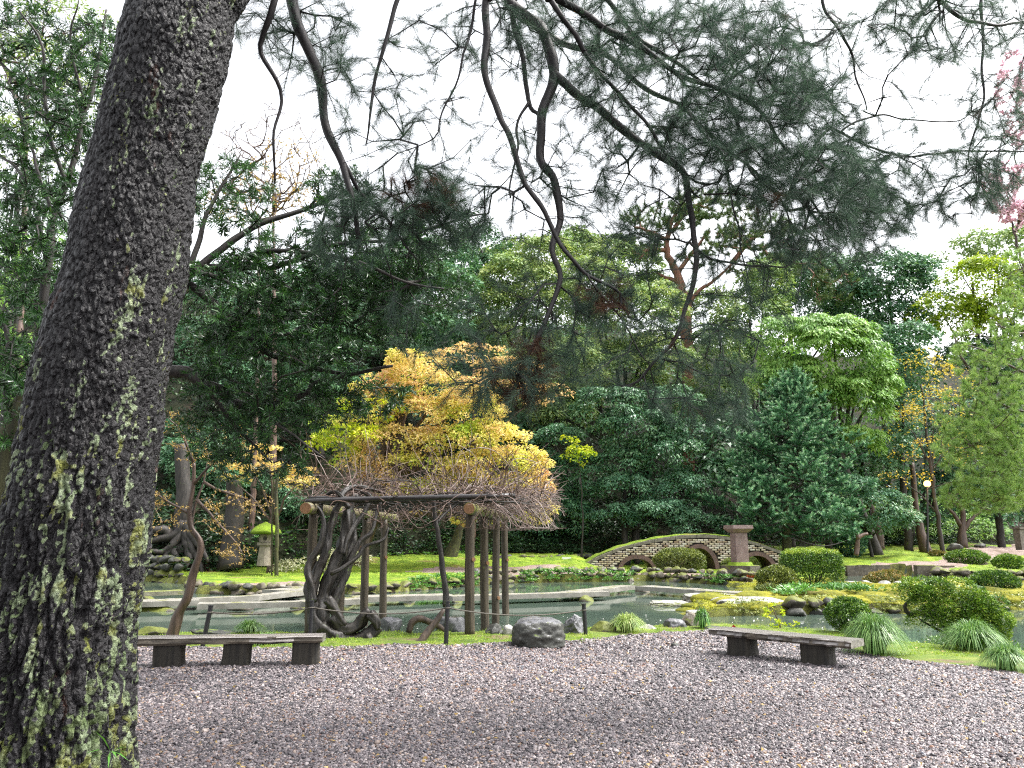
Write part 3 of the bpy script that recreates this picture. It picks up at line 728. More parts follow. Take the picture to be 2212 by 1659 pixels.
boulder('grey boulder seen behind the clipped square shrub', 1735, 1212, 55, 20, 'rock_grey', 85, .2, 1, sub=3)
boulder('dark boulder under the far right trees, left of two', 2068, 1187, 38, 14, 'rock_dark', 86, .85, 1, sub=3)
boulder('dark boulder under the far right trees, right of two', 2125, 1183, 30, 12, 'rock_dark', 87, .9, 1, sub=3)
boulder('round dark boulder at the far right edge of the far lawn', 2172, 1178, 60, 22, 'rock_dark', 88, .95, 1, sub=3)
pk = thing('stone_pillar', P(2208, 1184, 50), 'squared stone pillar at the right edge of the far lawn', 'stone pillar')
V, f = box(P(2208, 1178, 50) + np.array([0, 0, .35]), (.55, .5, 1.3), .2, .03); put('shaft', V, f, M['coping'], pk)
V, f = box(P(2208, 1178, 50) + np.array([0, 0, 1.05]), (.66, .6, .12), .2, .02); put('cap', V, f, M['coping'], pk)
put('fallen_leaf', np.array(P(1584, 1356, 13.2)) + np.array([[-.04, 0, 0], [0, -.01, .05], [.05, 0, .01], [0, .03, -.01], [0, 0, .03]]), [np.array([[0, 1, 4], [1, 2, 4], [2, 3, 4], [3, 0, 4]])], M['red_leaf'])
tag([o for o in bpy.data.objects if o.name == 'fallen_leaf'][0], 'tiny red fallen leaf on the back edge of the right bench', 'leaf')

# ------------------------------------------------------------ arched brick bridge
BY = 40.0
def B(u, v, dy=0.0): return P(u, v, BY + dy)
bridge = thing('arched_bridge', B(1480, 1228), 'brick faced garden bridge with three arches and grassy humped deck', 'bridge')
top_uv = [(1233, 1233), (1265, 1216), (1296, 1200), (1340, 1183), (1386, 1171), (1430, 1162), (1470, 1157), (1519, 1155), (1555, 1157), (1590, 1162), (1622, 1169), (1653, 1178), (1688, 1190)]
tx = np.array([B(u, v)[0] for u, v in top_uv]); tz = np.array([B(u, v)[2] for u, v in top_uv])
def topz(x): return np.interp(x, tx, tz)
arches = []
for (u, hw, vt, vb) in ((1377, 42, 1198, 1231), (1512, 43, 1175, 1233), (1636, 42, 1191, 1231)):
    c = B(u, vb); arches.append((c[0], hw * mpp(u, vb, BY), c[2], B(u, vt)[2]))
RT = .21
def in_arch(x, z, grow_=0.0):
    for (cx, hw, zb, zt) in arches:
        q = ((x - cx) / (hw + grow_)) ** 2 + ((z - zb) / (zt - zb + grow_)) ** 2
        if q < 1: return True
    return False
x0, x1 = tx[0] + .3, tx[-1]; zg = B(1450, 1238)[2]
xsamp = np.linspace(x0, x1, 260); DEP = 1.7
zlow = []
for x in xsamp:
    z = zg - .3
    for (cx, hw, zb, zt) in arches:
        hi, hh_ = hw - RT + .02, zt - zb - RT + .02
        if abs(x - cx) < hi: z = zb + hh_ * math.sqrt(1 - ((x - cx) / hi) ** 2)
    zlow.append(z)
zlow = np.array(zlow); ztop = topz(xsamp) - .1; zlow = np.minimum(zlow, ztop - .01)
k = len(xsamp)
V = np.concatenate([np.stack([xsamp, 0 * xsamp + BY + yy, zz], 1) for yy in (.05, DEP - .05) for zz in (zlow, ztop)])
i = np.arange(k - 1)
f = np.concatenate([np.stack([i, i + 1, i + k + 1, i + k], 1), np.stack([i + 2 * k, i + 3 * k, i + 3 * k + 1, i + 2 * k + 1], 1), np.stack([i, i + 2 * k, i + 2 * k + 1, i + 1], 1)])
put('wall', V, f, M['brickback'], bridge)
# deck with turf
xd = np.linspace(tx[0], tx[-1], 60); Vd = []
for yy in (0.12, .4, .8, 1.2, DEP - .1):
    Vd.append(np.stack([xd, 0 * xd + BY + yy, topz(xd) + .02 + (.05 * sstep(0.1, .5, yy) if yy < 2 else .02) + .06 * (vnoise(np.stack([xd * 3, xd * 0 + yy * 3, xd * 0], 1)) - .5)], 1))
Vd = np.concatenate(Vd); f = np.concatenate([np.stack([i2 * 60 + np.arange(59), i2 * 60 + np.arange(59) + 1, (i2 + 1) * 60 + np.arange(59) + 1, (i2 + 1) * 60 + np.arange(59)], 1) for i2 in range(4)])
put('turf_deck', Vd, f, M['lawn'], bridge, smooth=True)
# coping stones
ce = np.linspace(tx[0], tx[-1], 11)
rng = np.random.default_rng(3)
for a, b in zip(ce[:-1], ce[1:]):
    xs_ = np.linspace(a + .012, b - .012, 5); dz = rng.uniform(-.015, .015)
    V = np.concatenate([np.stack([xs_, 0 * xs_ + BY + yy, topz(xs_) + zz + dz], 1) for yy, zz in ((-.06, -.15), (-.06, 0.0), (.3, 0.02), (.3, -.15))])
    i = np.arange(4); f = [np.concatenate([np.stack([r * 5 + i, ((r + 1) % 4) * 5 + i, ((r + 1) % 4) * 5 + i + 1, r * 5 + i + 1], 1) for r in range(4)])[:, ::-1], np.array([[0, 5, 10, 15], [4, 19, 14, 9]])]
    put('coping_stone', V, np.concatenate(f), M['coping'], bridge)
# arch rings
for (cx, hw, zb, zt) in arches:
    th = np.linspace(0, np.pi, 33); hh_ = zt - zb
    rings = []
    for yy, dr_ in ((-.05, 0), (-.05, -RT), (DEP, -RT), (DEP, 0)):
        rings.append(np.stack([cx + (hw + dr_) * np.cos(th), 0 * th + BY + yy, zb + (hh_ + dr_) * np.sin(th)], 1))
    V = np.concatenate(rings); i = np.arange(32); f = np.concatenate([np.stack([r * 33 + i, r * 33 + i + 1, ((r + 1) % 4) * 33 + i + 1, ((r + 1) % 4) * 33 + i], 1) for r in range(3)])
    put('arch_ring', V, f, M['arch'], bridge)
# bricks
BL, BH = .275, .098; bricks = []
row = 0; z = zg - .12
V0, f0 = box((0, 0, 0), (BL - .03, .1, BH - .035))
metas = []
for s_ in range(5):
    V, _ = box((0, 0, 0), (BL - .035, .1, BH - .032), 0, .006, rng); me = raw_mesh(f'brick_{s_}', V, f0); me.materials.append(M['brick']); metas.append(me)
spots = []
while z < tz.max():
    x = x0 + (row % 2) * BL * .5
    while x < x1 - .05:
        ok = z + BH * .5 < topz(x) - .13 and x - BL * .35 > x0 and not in_arch(x, z, .04) and not in_arch(x - BL * .4, z, -.02) and not in_arch(x + BL * .4, z, -.02)
        if ok: spots.append((x, z))
        x += BL
    z += BH; row += 1
spots.sort(key=lambda q: -q[1])
extra = MB()
for q, (x, z) in enumerate(spots):
    if q < 296:
        o_ = bpy.data.objects.new('brick', metas[q % 5]); COL.objects.link(o_); o_.parent = bridge
        c = np.array([x + rng.uniform(-.012, .012), BY + rng.uniform(-.018, .012), z]) - org_of(bridge); o_.location = [float(t) for t in c]; o_.scale = (rng.uniform(.8, 1.06), 1, 1)
    else:
        V, f = box((x, BY + rng.uniform(-.018, .012), z), (BL - .035, .1, BH - .032), 0, .006, rng); extra.add(V, f)
if extra.n: tag(extra.build('bricks', M['brick'], bridge), kind='stuff')
print('bricks', len(spots))

# ------------------------------------------------------------ pedestal
PYD = 32.5
def prism(pts_bot, pts_top):
    n_ = len(pts_bot); V = np.concatenate([pts_bot, pts_top, [np.mean(pts_top, 0)]]); j = np.arange(n_); j2 = (j + 1) % n_
    return V, [np.stack([j, j2, n_ + j2, n_ + j], 1), np.stack([n_ + j, n_ + j2, 0 * j + 2 * n_], 1)]
def ngon(c, r, n_, z, rot=0): a = np.arange(n_) * 2 * np.pi / n_ + rot; return np.stack([c[0] + r * np.cos(a), c[1] + r * np.sin(a), 0 * a + z], 1)
pd = thing('stone_pedestal', P(1608, 1243, PYD), 'tall reddish stone pedestal with square cap on a mossy octagonal base', 'pedestal')
pc = P(1608, 1243, PYD); k = mpp(1608, 1200, PYD); zz = lambda v: P(1608, v, PYD)[2]
cxy = (pc[0], pc[1] + .5)
V, f = prism(ngon(cxy, 44 * k, 8, zz(1246), .2), ngon(cxy, 43 * k, 8, zz(1222), .2)); put('base', V, f, M['rock_moss'], pd)
V, f = prism(ngon(cxy, 30 * k, 8, zz(1222) - .01, .2), ngon(cxy, 25 * k, 8, zz(1215), .2)); put('moss_ring', V, f, M['mossy'], pd)
V, f = prism(ngon(cxy, 20.5 * k, 4, zz(1217), .95), ngon(cxy, 19 * k, 4, zz(1147), .95)); put('shaft', V, f, M['porphyry'], pd)
V, f = prism(ngon(cxy, 23 * k, 4, zz(1150), .95), ngon(cxy, 34 * k, 4, zz(1142), .95)); put('neck', V, f, M['porphyry'], pd)
V, f = prism(ngon(cxy, 34 * k, 4, zz(1142) + .003, .95), ngon(cxy, 33 * k, 4, zz(1134), .95)); put('cap', V, f, M['porphyry'], pd)

# ------------------------------------------------------------ stone lantern with moss cap
LY = 33.0
ln = thing('stone_lantern', P(568, 1215, LY), 'old stone lantern with a wide moss covered cap at the foot of the wood', 'stone lantern')
k = mpp(568, 1180, LY); lc = P(570, 1215, LY); lz = lambda v: P(570, v, LY)[2]
def revolve(prof, c, n_=20, seed=0, rough=0.0):
    V = []
    for (r, z) in prof:
        a = np.arange(n_) * 2 * np.pi / n_; V.append(np.stack([c[0] + r * np.cos(a), c[1] + r * np.sin(a), 0 * a + z], 1))
    V = np.concatenate(V)
    if rough: V = V + (np.stack([vnoise(V * 5 + q * 7, seed) for q in range(3)], -1) - .5) * rough
    m_ = len(prof); i = np.arange(m_ - 1)[:, None] * n_; j = np.arange(n_)[None]; j2 = (j + 1) % n_
    return V, np.stack([i + j, i + j2, i + n_ + j2, i + n_ + j], -1).reshape(-1, 4)
V, f = revolve([(0, lz(1222)), (15 * k, lz(1222)), (13 * k, lz(1200)), (11 * k, lz(1178)), (0, lz(1178))], lc, 10, 1, .03); put('pillar', V, f, M['lantern'], ln)
V, f = revolve([(0, lz(1178)), (17 * k, lz(1178)), (17 * k, lz(1172)), (0, lz(1171))], lc, 6); put('platform', V, f, M['lantern'], ln)
V, f = revolve([(0, lz(1171)), (12.5 * k, lz(1171)), (12.5 * k, lz(1154)), (0, lz(1154))], lc, 6); fb_ = put('fire_box', V, f, M['lantern'], ln)
V, f = tube([lc * [1, 1, 0] + [3 * k, -12.4 * k, lz(1163)], lc * [1, 1, 0] + [3 * k, -10 * k, lz(1163)]], 4.2 * k, 12); put('round_window', V, f, M['brickback'], fb_)
V, f = revolve([(0, lz(1153)), (29 * k, lz(1153)), (33 * k, lz(1151)), (31 * k, lz(1146)), (23 * k, lz(1138)), (12 * k, lz(1132)), (6 * k, lz(1130)), (4 * k, lz(1127)), (0, lz(1126))], lc, 24, 4, .07); put('moss_cap', V, f, M['mossy'], ln, smooth=True)

# ------------------------------------------------------------ pergola
Y0_, Y1_ = 13.5, 19.2
pg = thing('pergola', (-2.1, 16, 0), 'weathered log pergola standing over the pond edge and carrying the wisteria', 'pergola')
LX = lambda y: np.interp(y, [Y0_, Y1_], [-3.42, -2.95]); RX = lambda y: np.interp(y, [Y0_, Y1_], [-.72, -.17])
rng = np.random.default_rng(12)
ly = [13.5, 15.2, 16.9, 18.5]; ry = [13.5, 15.4, 17.3, 19.2]; PH = 2.0
def pergola_post(x, y, seed, cut=None):
    zb = -.05 if y < 14 else -.6
    lean = rng.uniform(-.03, .03)
    V, f = tube([(x - lean, y, zb), (x, y, .8), (x + lean, y, PH)], [.088, .083, .078], 14, .12, .015, seed, uneven=.12); po = put('post', V, f, M['post'], pg, smooth=True)
    if cut is not None:
        V, f = tube([(x + .055, y - .05, cut), (x + .072, y - .085, cut)], .035, 10); put('cut_knot', V, f, M['cut'], po)
for a, y in enumerate(ly): pergola_post(LX(y), y, a, (None, .12, None, 1.13)[a])
for a, y in enumerate(ry): pergola_post(RX(y), y, 10 + a, (1.22, 1.1, .3, 1.05)[a])
for fx_, dx in ((LX, -.05), (RX, 0)):
    V, f = tube([(fx_(Y0_ - .42) + dx, Y0_ - .42, PH + .07), (fx_(16.2), 16.2, PH + .08), (fx_(19.7), 19.7, PH + .07)], [.1, .095, .09], 14, .15, .02, 5, uneven=.08)
    bm_ = put('beam', V, f, M['beam'], pg, smooth=True)
    a = np.array([fx_(Y0_ - .42) + dx, Y0_ - .423, PH + .07]); V, f = tube([a + [0, -.004, 0], a + [0, .01, 0]], .094, 14); put('sawn_end', V, f, M['cut'], bm_)
for q, y in enumerate((13.3, 14.3, 15.4, 16.5, 17.6, 18.7)):
    zt = PH + .215 + .006 * q
    for dy, th in ((0, .045), (.16, .032)):
        V, f = tube([(-3.52 + .06 * q, y + dy, zt + (.05 if dy else -.02)), (-2, y + dy, zt + .03), (.05 + .12 * q - (0.25 if dy else 0), y + dy, zt + .07)], th, 8, .5, .02, q)
        put('rail', V, f, M['purlin'], pg, smooth=True)
for y in (13.55, 15.4, 17.3, 19.2):        # dark rope lashings
    mb = MB()
    for dy in (-.05, -.015, .02, .055):
        a = np.linspace(0, 2 * np.pi, 13); x = RX(y); V, f = tube(np.stack([x + .112 * np.cos(a), 0 * a + y + dy, PH + .07 + .112 * np.sin(a)], 1), .009, 5); mb.add(V, f)
    mb.build('lashing', M['black_post'], pg)
    if y < 19:
        mb = MB(); x = LX(y)
        for dy in (-.05, -.015, .02, .055):
            V, f = tube(np.stack([x + .112 * np.cos(a), 0 * a + y + dy, PH + .07 + .112 * np.sin(a)], 1), .009, 5); mb.add(V, f)
        mb.build('lashing', M['black_post'], pg)

# ------------------------------------------------------------ fence posts and rope
def fpost(label, u, vb, vt, lean, Y, r=.035):
    b_ = G(u, vb, 0) if Y is None else np.array([P(u, vb, Y)[0], Y, 0]); h_ = (vb - vt) * mpp(u, vb, b_[1])
    tp = b_ + np.array([lean, 0, h_]); root = thing('fence_post', b_, label, 'fence post')
    V, f = tube([b_ - [0, 0, .1], tp], r, 12); put('post', V, f, M['black_post'], root, smooth=False)
    V, f = tube([tp - [0, 0, .004], tp + [0, 0, .012]], r * 1.12, 12); put('cap', V, f, M['black_post'], root)
    c = tp - [0, 0, .09]; a = np.linspace(0, 2 * np.pi, 11)
    V, f = tube(np.stack([c[0] + (r + .008) * np.cos(a), c[1] + (r + .008) * np.sin(a), c[2] + 0 * a], 1), .009, 5); put('rope_loop', V, f, M['rope'], root)
    return c
c1 = fpost('black fence post tilted to the right behind the left bench', 436, 1396, 1312, .09, None)
c2 = fpost('black fence post at the foot of the gnarled wisteria trunk', 669, 1398, 1302, 0, None)
c3 = fpost('upright black fence post with rope beside the crooked driftwood', 963, 1392, 1303, .02, None)
c4 = fpost('black fence post between the crinkled rock and the mossy rock', 1266, 1371, 1308, -.03, None)
def ropeline(label, a, b, sag):
    t = np.linspace(0, 1, 18)[:, None]; q = a * (1 - t) + b * t; q[:, 2] -= sag * 4 * t[:, 0] * (1 - t[:, 0])
    V, f = tube(q, .011, 6); o_ = put('rope', V, f, M['rope'], None, smooth=True, origin=a); tag(o_, label, 'rope', None)
ropeline('thin rope sagging between the tilted post and the wisteria post', c1, c2, .06)
ropeline('thin rope sagging across the pergola front between two black posts', c2, c3, .09)
ropeline('thin rope sagging over the squat boulder towards the right black post', c3, c4, .1)

# ------------------------------------------------------------ benches
def bench(label, fl, fr, zt, wid, th, legs, seed):
    rng = np.random.default_rng(seed)
    a, b = G(*fl, zt), G(*fr, zt); d = unit(b - a); nn = np.array([-d[1], d[0], 0]); L = np.linalg.norm(b - a)
    root = thing('bench', (a + b) / 2 * [1, 1, 0], label, 'bench')
    nx, ny = 90, 7
    X = np.linspace(0, L, nx)
    prof = [(0.0, -th), (-.012, -th * .7), (.006, -th * .35), (-.004, -.012), (.012, 0)]      # wany front edge
    rows = []
    for (o_, z) in prof + [(wid * .33, .003), (wid * .66, .002), (wid - .01, 0), (wid, -.015), (wid, -th)]:
        q = a[None] + d[None] * X[:, None] + nn[None] * o_; q[:, 2] = zt + z
        if o_ < .05:
            q = q + nn * ((fbm(np.stack([X * 3, 0 * X + z * 30, 0 * X + seed], 1), 4, seed) - .5) * .05)[:, None] + d * 0
            if z < -.01: q[:, 2] += (fbm(np.stack([X * 2.2, 0 * X + z * 8, 0 * X], 1), 3, seed + 2) - .5) * .03
        rows.append(q)
    m_ = len(rows); V = np.concatenate(rows); i = np.arange(m_)[:, None] * nx; j = np.arange(nx - 1)[None]; i2 = ((np.arange(m_) + 1) % m_)[:, None] * nx
    f = np.stack([i + j, i + j + 1, i2 + j + 1, i2 + j], -1).reshape(-1, 4)
    o_ = put('seat', V, [f], M['bench'], root); o_.data.materials.append(M['bench_edge'])
    mi = np.zeros(len(o_.data.polygons), np.int32); nf = np.array([p.normal[2] for p in o_.data.polygons]); mi[np.abs(nf) < .6] = 1; o_.data.polygons.foreach_set('material_index', mi)
    for (e, s_) in ((0, -1), (nx - 1, 1)):
        Ve = np.array([r_[e] for r_ in rows]) + d * s_ * .001; Vc = np.vstack([Ve, Ve.mean(0)]); k_ = np.arange(m_); put('sawn_end', Vc, [np.stack([k_, (k_ + 1) % m_, 0 * k_ + m_], 1)], M['bench'], root)
    for t, w_ in legs:
        c = a + d * L * t + nn * wid * .5; V = []
        n_ = 14; ang = np.arange(n_) * 2 * np.pi / n_
        for z, g_ in ((-.06, 1.0), (.02, 1.01), (.1, .98), (.2, .97), (zt - th + .005, 1.0)):
            sx, sy = w_ / 2, wid * .40
            sq = np.stack([np.sign(np.cos(ang)) * np.abs(np.cos(ang)) ** .4 * sx, np.sign(np.sin(ang)) * np.abs(np.sin(ang)) ** .4 * sy], 1) * g_
            sq = sq * (1 + .12 * (vnoise(np.stack([np.cos(ang) * 2 + t * 9, np.sin(ang) * 2, 0 * ang + z * 6], 1), seed) - .5))[:, None]
            V.append(c * [1, 1, 0] + d * sq[:, :1] + nn * sq[:, 1:] + [0, 0, z])
        V = np.concatenate(V); i = np.arange(4)[:, None] * n_; j = np.arange(n_)[None]
        put('leg', V, np.stack([i + j, i + (j + 1) % n_, i + n_ + (j + 1) % n_, i + n_ + j], -1).reshape(-1, 4), M['bench_leg'], root)
bench('long low weathered plank bench with three stump legs, beside the big trunk', (262, 1380), (697, 1374), .36, .34, .085, [(.22, .36), (.56, .34), (.91, .34)], 3)
bench('short low plank bench with two stump legs standing alone on the right gravel', (1531, 1358), (1838, 1386), .34, .42, .085, [(.2, .36), (.74, .38)], 8)

# ------------------------------------------------------------ small sign, lamp
sg = thing('sign', P(1224, 1232, 41), 'small blank white sign on a short stake near the left end of the bridge', 'sign')
V, f = tube([P(1224, 1236, 41), P(1224, 1206, 41)], .03, 6); put('stake', V, f, M['post'], sg)
q0 = P(1224, 1210.5, 40.95); V, f = box(q0, (.47, .03, .33)); put('board', V, f, M['board'], sg)
LM = 45.0
lp = thing('street_lamp', P(2003, 1190, LM), 'lit garden lamp glowing warm among the yellow leaves', 'lamp')
V, f = tube([P(2004, 1192, LM), P(2003, 1052, LM)], [.07, .045], 8); put('pole', V, f, M['black_post'], lp)
c = P(2003, 1045, LM); V, Fc = ICO[3]; put('lamp_globe', V * .19 + c, Fc, M['lamp_glow'], lp, smooth=True)
V, f = revolve([(.0, c[2] - .24), (.11, c[2] - .22), (.12, c[2] - .15)], c, 10); put('collar', V, f, M['black_post'], lp)
ll = bpy.data.lights.new('lamp_light', 'POINT'); ll.energy = 60; ll.color = (1, .62, .3); ll.shadow_soft_size = .2
lo = bpy.data.objects.new('lamp_light', ll); COL.objects.link(lo); lo.location = [float(x) for x in c + [0, -.3, 0]]
# ------------------------------------------------------------ leaf colours
M['needle'] = leafmat('needle', [(.02, .042, .032), (.055, .095, .07), (.13, .2, .135)], .5, .3, (.9, 1, .8), spec=.3)
M['needle_brown'] = leafmat('needle_brown', [(.03, .018, .014), (.075, .035, .022), (.12, .06, .035)], .6, .2, spec=.2)
M['yew'] = leafmat('yew', [(.010, .03, .010), (.022, .07, .02), (.05, .14, .035), (.10, .22, .05)], .32, .18, spec=.5)
M['maple'] = leafmat('maple', [(.36, .5, .06), (.62, .62, .12), (.74, .62, .2), (.76, .55, .25), (.62, .38, .2)], .6, .4, (1, 1, .8), spec=.2)
M['maple_lime'] = leafmat('maple_lime', [(.2, .36, .01), (.4, .5, .02), (.62, .6, .04)], .6, .4)
M['broad_bright'] = leafmat('broad_bright', [(.07, .17, .035), (.15, .31, .06), (.26, .44, .10), (.38, .52, .14)], .45, .28, spec=.3)
M['broad_pale'] = leafmat('broad_pale', [(.08, .16, .07), (.17, .27, .11), (.28, .39, .15), (.40, .45, .16)], .5, .28, spec=.3)
M['broad_teal'] = leafmat('broad_teal', [(.03, .09, .05), (.075, .19, .10), (.15, .29, .16), (.25, .38, .22)], .42, .2, spec=.35)
M['broad_dark'] = leafmat('broad_dark', [(.012, .045, .022), (.035, .105, .05), (.08, .19, .09), (.17, .3, .15)], .36, .18, spec=.35)
M['broad_lime'] = leafmat('broad_lime', [(.14, .24, .02), (.3, .42, .03), (.5, .56, .05)], .5, .35)
M['autumn'] = leafmat('autumn', [(.35, .3, .03), (.6, .46, .05), (.7, .54, .1), (.5, .32, .06)], .6, .35)
M['fir'] = leafmat('fir', [(.02, .075, .035), (.055, .17, .075), (.14, .32, .16), (.38, .54, .36)], .55, .15, spec=.25)
M['lightpine'] = leafmat('lightpine', [(.14, .26, .06), (.27, .42, .13), (.42, .54, .22)], .5, .3, spec=.25)
M['shrub'] = leafmat('shrub', [(.02, .06, .012), (.07, .16, .02), (.2, .32, .04), (.42, .5, .08)], .42, .2)
M['shrub_olive'] = leafmat('shrub_olive', [(.04, .06, .012), (.12, .16, .03), (.26, .3, .07), (.45, .46, .16)], .45, .2)
M['shrub_red'] = leafmat('shrub_red', [(.06, .09, .02), (.2, .2, .05), (.36, .22, .08), (.42, .38, .12)], .45, .2)
M['shaded_floor_leaf'] = leafmat('shaded_floor_leaf', [(.005, .014, .006), (.012, .035, .014), (.03, .075, .03), (.08, .13, .05)], .4, .1, spec=.3)  # undergrowth leaves with the deep shade under the trees put into their colour
M['grassblade'] = leafmat('grassblade', [(.04, .11, .02), (.11, .24, .05), (.28, .42, .14)], .4, .25)
M['grassblade_pale'] = leafmat('grassblade_pale', [(.1, .2, .03), (.25, .36, .08), (.5, .56, .24)], .45, .25)
M['lawnblade'] = leafmat('lawnblade', [(.1, .2, .012), (.24, .38, .02), (.42, .5, .05)], .6, .3)
M['fern'] = leafmat('fern', [(.03, .10, .02), (.09, .24, .04), (.2, .4, .08)], .4, .25)
M['sasa'] = leafmat('sasa', [(.15, .2, .08), (.42, .42, .26), (.66, .64, .48)], .5, .25)
M['cherry'] = leafmat('cherry', [(.7, .42, .5), (.78, .55, .62), (.82, .66, .7)], .6, .45, (1, .95, 1))
M['budleaf'] = leafmat('budleaf', [(.3, .2, .06), (.5, .34, .12), (.6, .45, .2)], .6, .35)
M['red_ground'] = leafmat('red_ground', [(.3, .05, .02), (.5, .12, .04), (.6, .25, .08)], .6, .2)
M['lawnclump'] = leafmat('lawnclump', [(.1, .14, .01), (.28, .3, .015), (.48, .46, .03)], .8, .2)

# ------------------------------------------------------------ the big leaning trunk
TY = 5.0
edge = [(-260, 500, 640), (-120, 340, 562), (0, 297, 510), (100, 266, 489), (200, 241, 467), (333, 207, 431), (440, 182, 414), (550, 158, 400), (753, 101, 364), (886, 67, 341), (1103, 33, 315), (1301, -7, 285), (1450, -32, 270), (1600, -60, 262), (1720, -95, 266)]
edge = edge[1:]
ctr = []; rad = []
for v, l, r in edge:
    c = P((l + r) / 2, v, TY); dep = c[1] * CP + (c[2] - CAM_H) * SP; ctr.append(c); rad.append((r - l) / 2 / F * dep)
ctr = np.array(ctr)[::-1]; rad = np.array(rad)[::-1]
top = ctr[-1]; dirn = unit(ctr[-1] - ctr[-4])
ctr = np.vstack([ctr, top + dirn * 1.2 + [0, 0, .2], top + dirn * 2.4 + [0, 0, .7]]); rad = np.concatenate([rad, [.3, .26]])
pine = thing('pine_tree', (ctr[0][0], ctr[0][1], 0), 'huge leaning old pine at the left with lichen streaked bark, limbs hanging overhead', 'tree')
q, par = resample(ctr, .0125); R = np.interp(par, np.linspace(0, 1, len(rad)), rad)
NS = 210
T = unit(np.gradient(q, axis=0)); Nn = unit(np.cross(T, [0, 1.0, 0])); Bn = np.cross(T, Nn)
b0_ = np.linspace(0, 2 * np.pi, NS, endpoint=False); Nm, Bm = Nn.mean(0), Bn.mean(0); fa = math.atan2(-Bm[1], -Nm[1])
a = b0_ + fa - .5 * np.sin(b0_)   # closer rings of vertices on the side towards the gravel
arc = np.concatenate([[0], np.cumsum(np.linalg.norm(np.diff(q, axis=0), axis=1))])
AA, SS = np.meshgrid(a, arc); zz_ = q[:, 2][:, None] + 0 * AA
cyl = np.stack([np.cos(AA) * .42, np.sin(AA) * .42, SS], -1).reshape(-1, 3)
low = (1 - sstep(.8, 3.2, zz_)).ravel()                 # furrows grow towards the foot
warp = (fbm(cyl * [3, 3, 1.2], 3, 5) - .5)
U_ = (AA.ravel() * .42) + warp * .16 + .035 * (vnoise(cyl * 9, 8) - .5)
W_ = SS.ravel() + .05 * (vnoise(cyl * 8, 18) - .5)
def two_sided(U, sx, sy, s):       # plates wrap round the trunk
    return worley(np.stack([U / sx, W_ / sy], 1), s)
f1, f2, cid = two_sided(U_, .046, .062, 3)
g1, g2, gid = two_sided(U_ + .02 * (vnoise(cyl * 14, 28) - .5), .052, .34, 6)
plate = sstep(.0, .16, f2 - f1) * .012 + (cid - .5) * .016 + (.5 - f1) * .008
fur = sstep(.0, .3, g2 - g1) * .038 + (gid - .5) * .02 + sstep(0, .16, f2 - f1) * .008 + (cid - .5) * .012
disp = plate * (1 - low) + fur * low + (fbm(cyl * [34, 34, 18], 3, 40) - .5) * .012 + (fbm(cyl * 2.2, 2, 44) - .5) * .05
flare = .035 * np.exp(-np.maximum(zz_, 0) / .35).ravel() * (.6 + .6 * np.cos(AA.ravel() * 5 + 1))
# burls on the right edge high up
disp = disp - (disp.mean() * .6 + .012)
rr = (R[:, None] + 0 * AA).ravel() + disp + flare
V = q[:, None] + (rr.reshape(AA.shape))[..., None] * (np.cos(a)[None, :, None] * Nn[:, None] + np.sin(a)[None, :, None] * Bn[:, None])
V = V.reshape(-1, 3)
i = np.arange(len(q) - 1)[:, None] * NS; j = np.arange(NS)[None]
f = np.stack([i + j, i + (j + 1) % NS, i + NS + (j + 1) % NS, i + NS + j], -1).reshape(-1, 4)
# lichen grows on ridges, more at the foot and on the right flank; kept as an attribute
ridge = plate / .012 * (1 - low) + fur / .03 * low
right = np.clip(np.einsum('ij,j->i', unit(V - np.repeat(q, NS, 0)), unit(np.array([.8, -.35, 0]))), 0, 1)
streak = fbm(cyl * [26, 26, 3.2] + (warp * 5)[:, None] * [1, 1, 0], 3, 60) - .5; spots = fbm(cyl * [60, 60, 34], 3, 61) - .5; broad = fbm(cyl * [3.5, 3.5, 1.0], 3, 62) - .5
lich = streak * 2.2 + spots * 1.7 + broad * .9 + .10 * (ridge - .6) + low * .42 + right * .14 - .66
M['pine_bark'] = None
m, n, o = newmat('pine_bark'); v = geo_pos(n)
at = attr(n, 'tint'); fine = noise(n, v, 55, 5, .7)
base = ramp(n, [(.3, (.002, .0018, .002)), (.52, (.0075, .006, .0073)), (.75, (.025, .02, .023))], math_(n, 'ADD', math_(n, 'MULTIPLY', noise(n, geo_pos(n, (1, 1, .35)), 16, 6, .7), .6), math_(n, 'MULTIPLY', fine, .4)))
base = mix(n, ramp(n, [(.66, (0, 0, 0)), (.70, (1, 1, 1))], noise(n, geo_pos(n, (1, 1, .3)), 7, 5, .6)), base, (.05, .02, .013))
lf = math_(n, 'ADD', at.outputs['Fac'], math_(n, 'MULTIPLY', math_(n, 'SUBTRACT', fine, .5), .9))
lc_ = ramp(n, [(.35, (.09, .13, .05)), (.5, (.24, .29, .17)), (.62, (.15, .16, .03))], noise(n, v, 4.5, 4, .6))
sx_ = n.nodes.new("ShaderNodeSeparateXYZ"); n.links.new(v, sx_.inputs[0])
foot = math_(n, 'MULTIPLY', math_(n, 'SUBTRACT', 1.3, sx_.outputs[2]), .8, True)
lc_ = mix(n, math_(n, 'MULTIPLY', foot, ramp(n, [(.45, (0, 0, 0)), (.55, (1, 1, 1))], noise(n, v, 3, 3)), True), lc_, (.055, .08, .008))
col = mix(n, ramp(n, [(.0, (0, 0, 0)), (.10, (1, 1, 1))], lf), base, lc_)
princ(n, o, col, .5, .45, math_(n, 'ADD', math_(n, 'ADD', fine, math_(n, 'MULTIPLY', noise(n, v, 140, 3), .4)), math_(n, 'MULTIPLY', voro(n, geo_pos(n, (1, 1, .55)), 30, 'DISTANCE_TO_EDGE'), 2.5)), 1.0, .022); M['pine_bark'] = m
put('trunk', V, f, m, pine, lich, True)

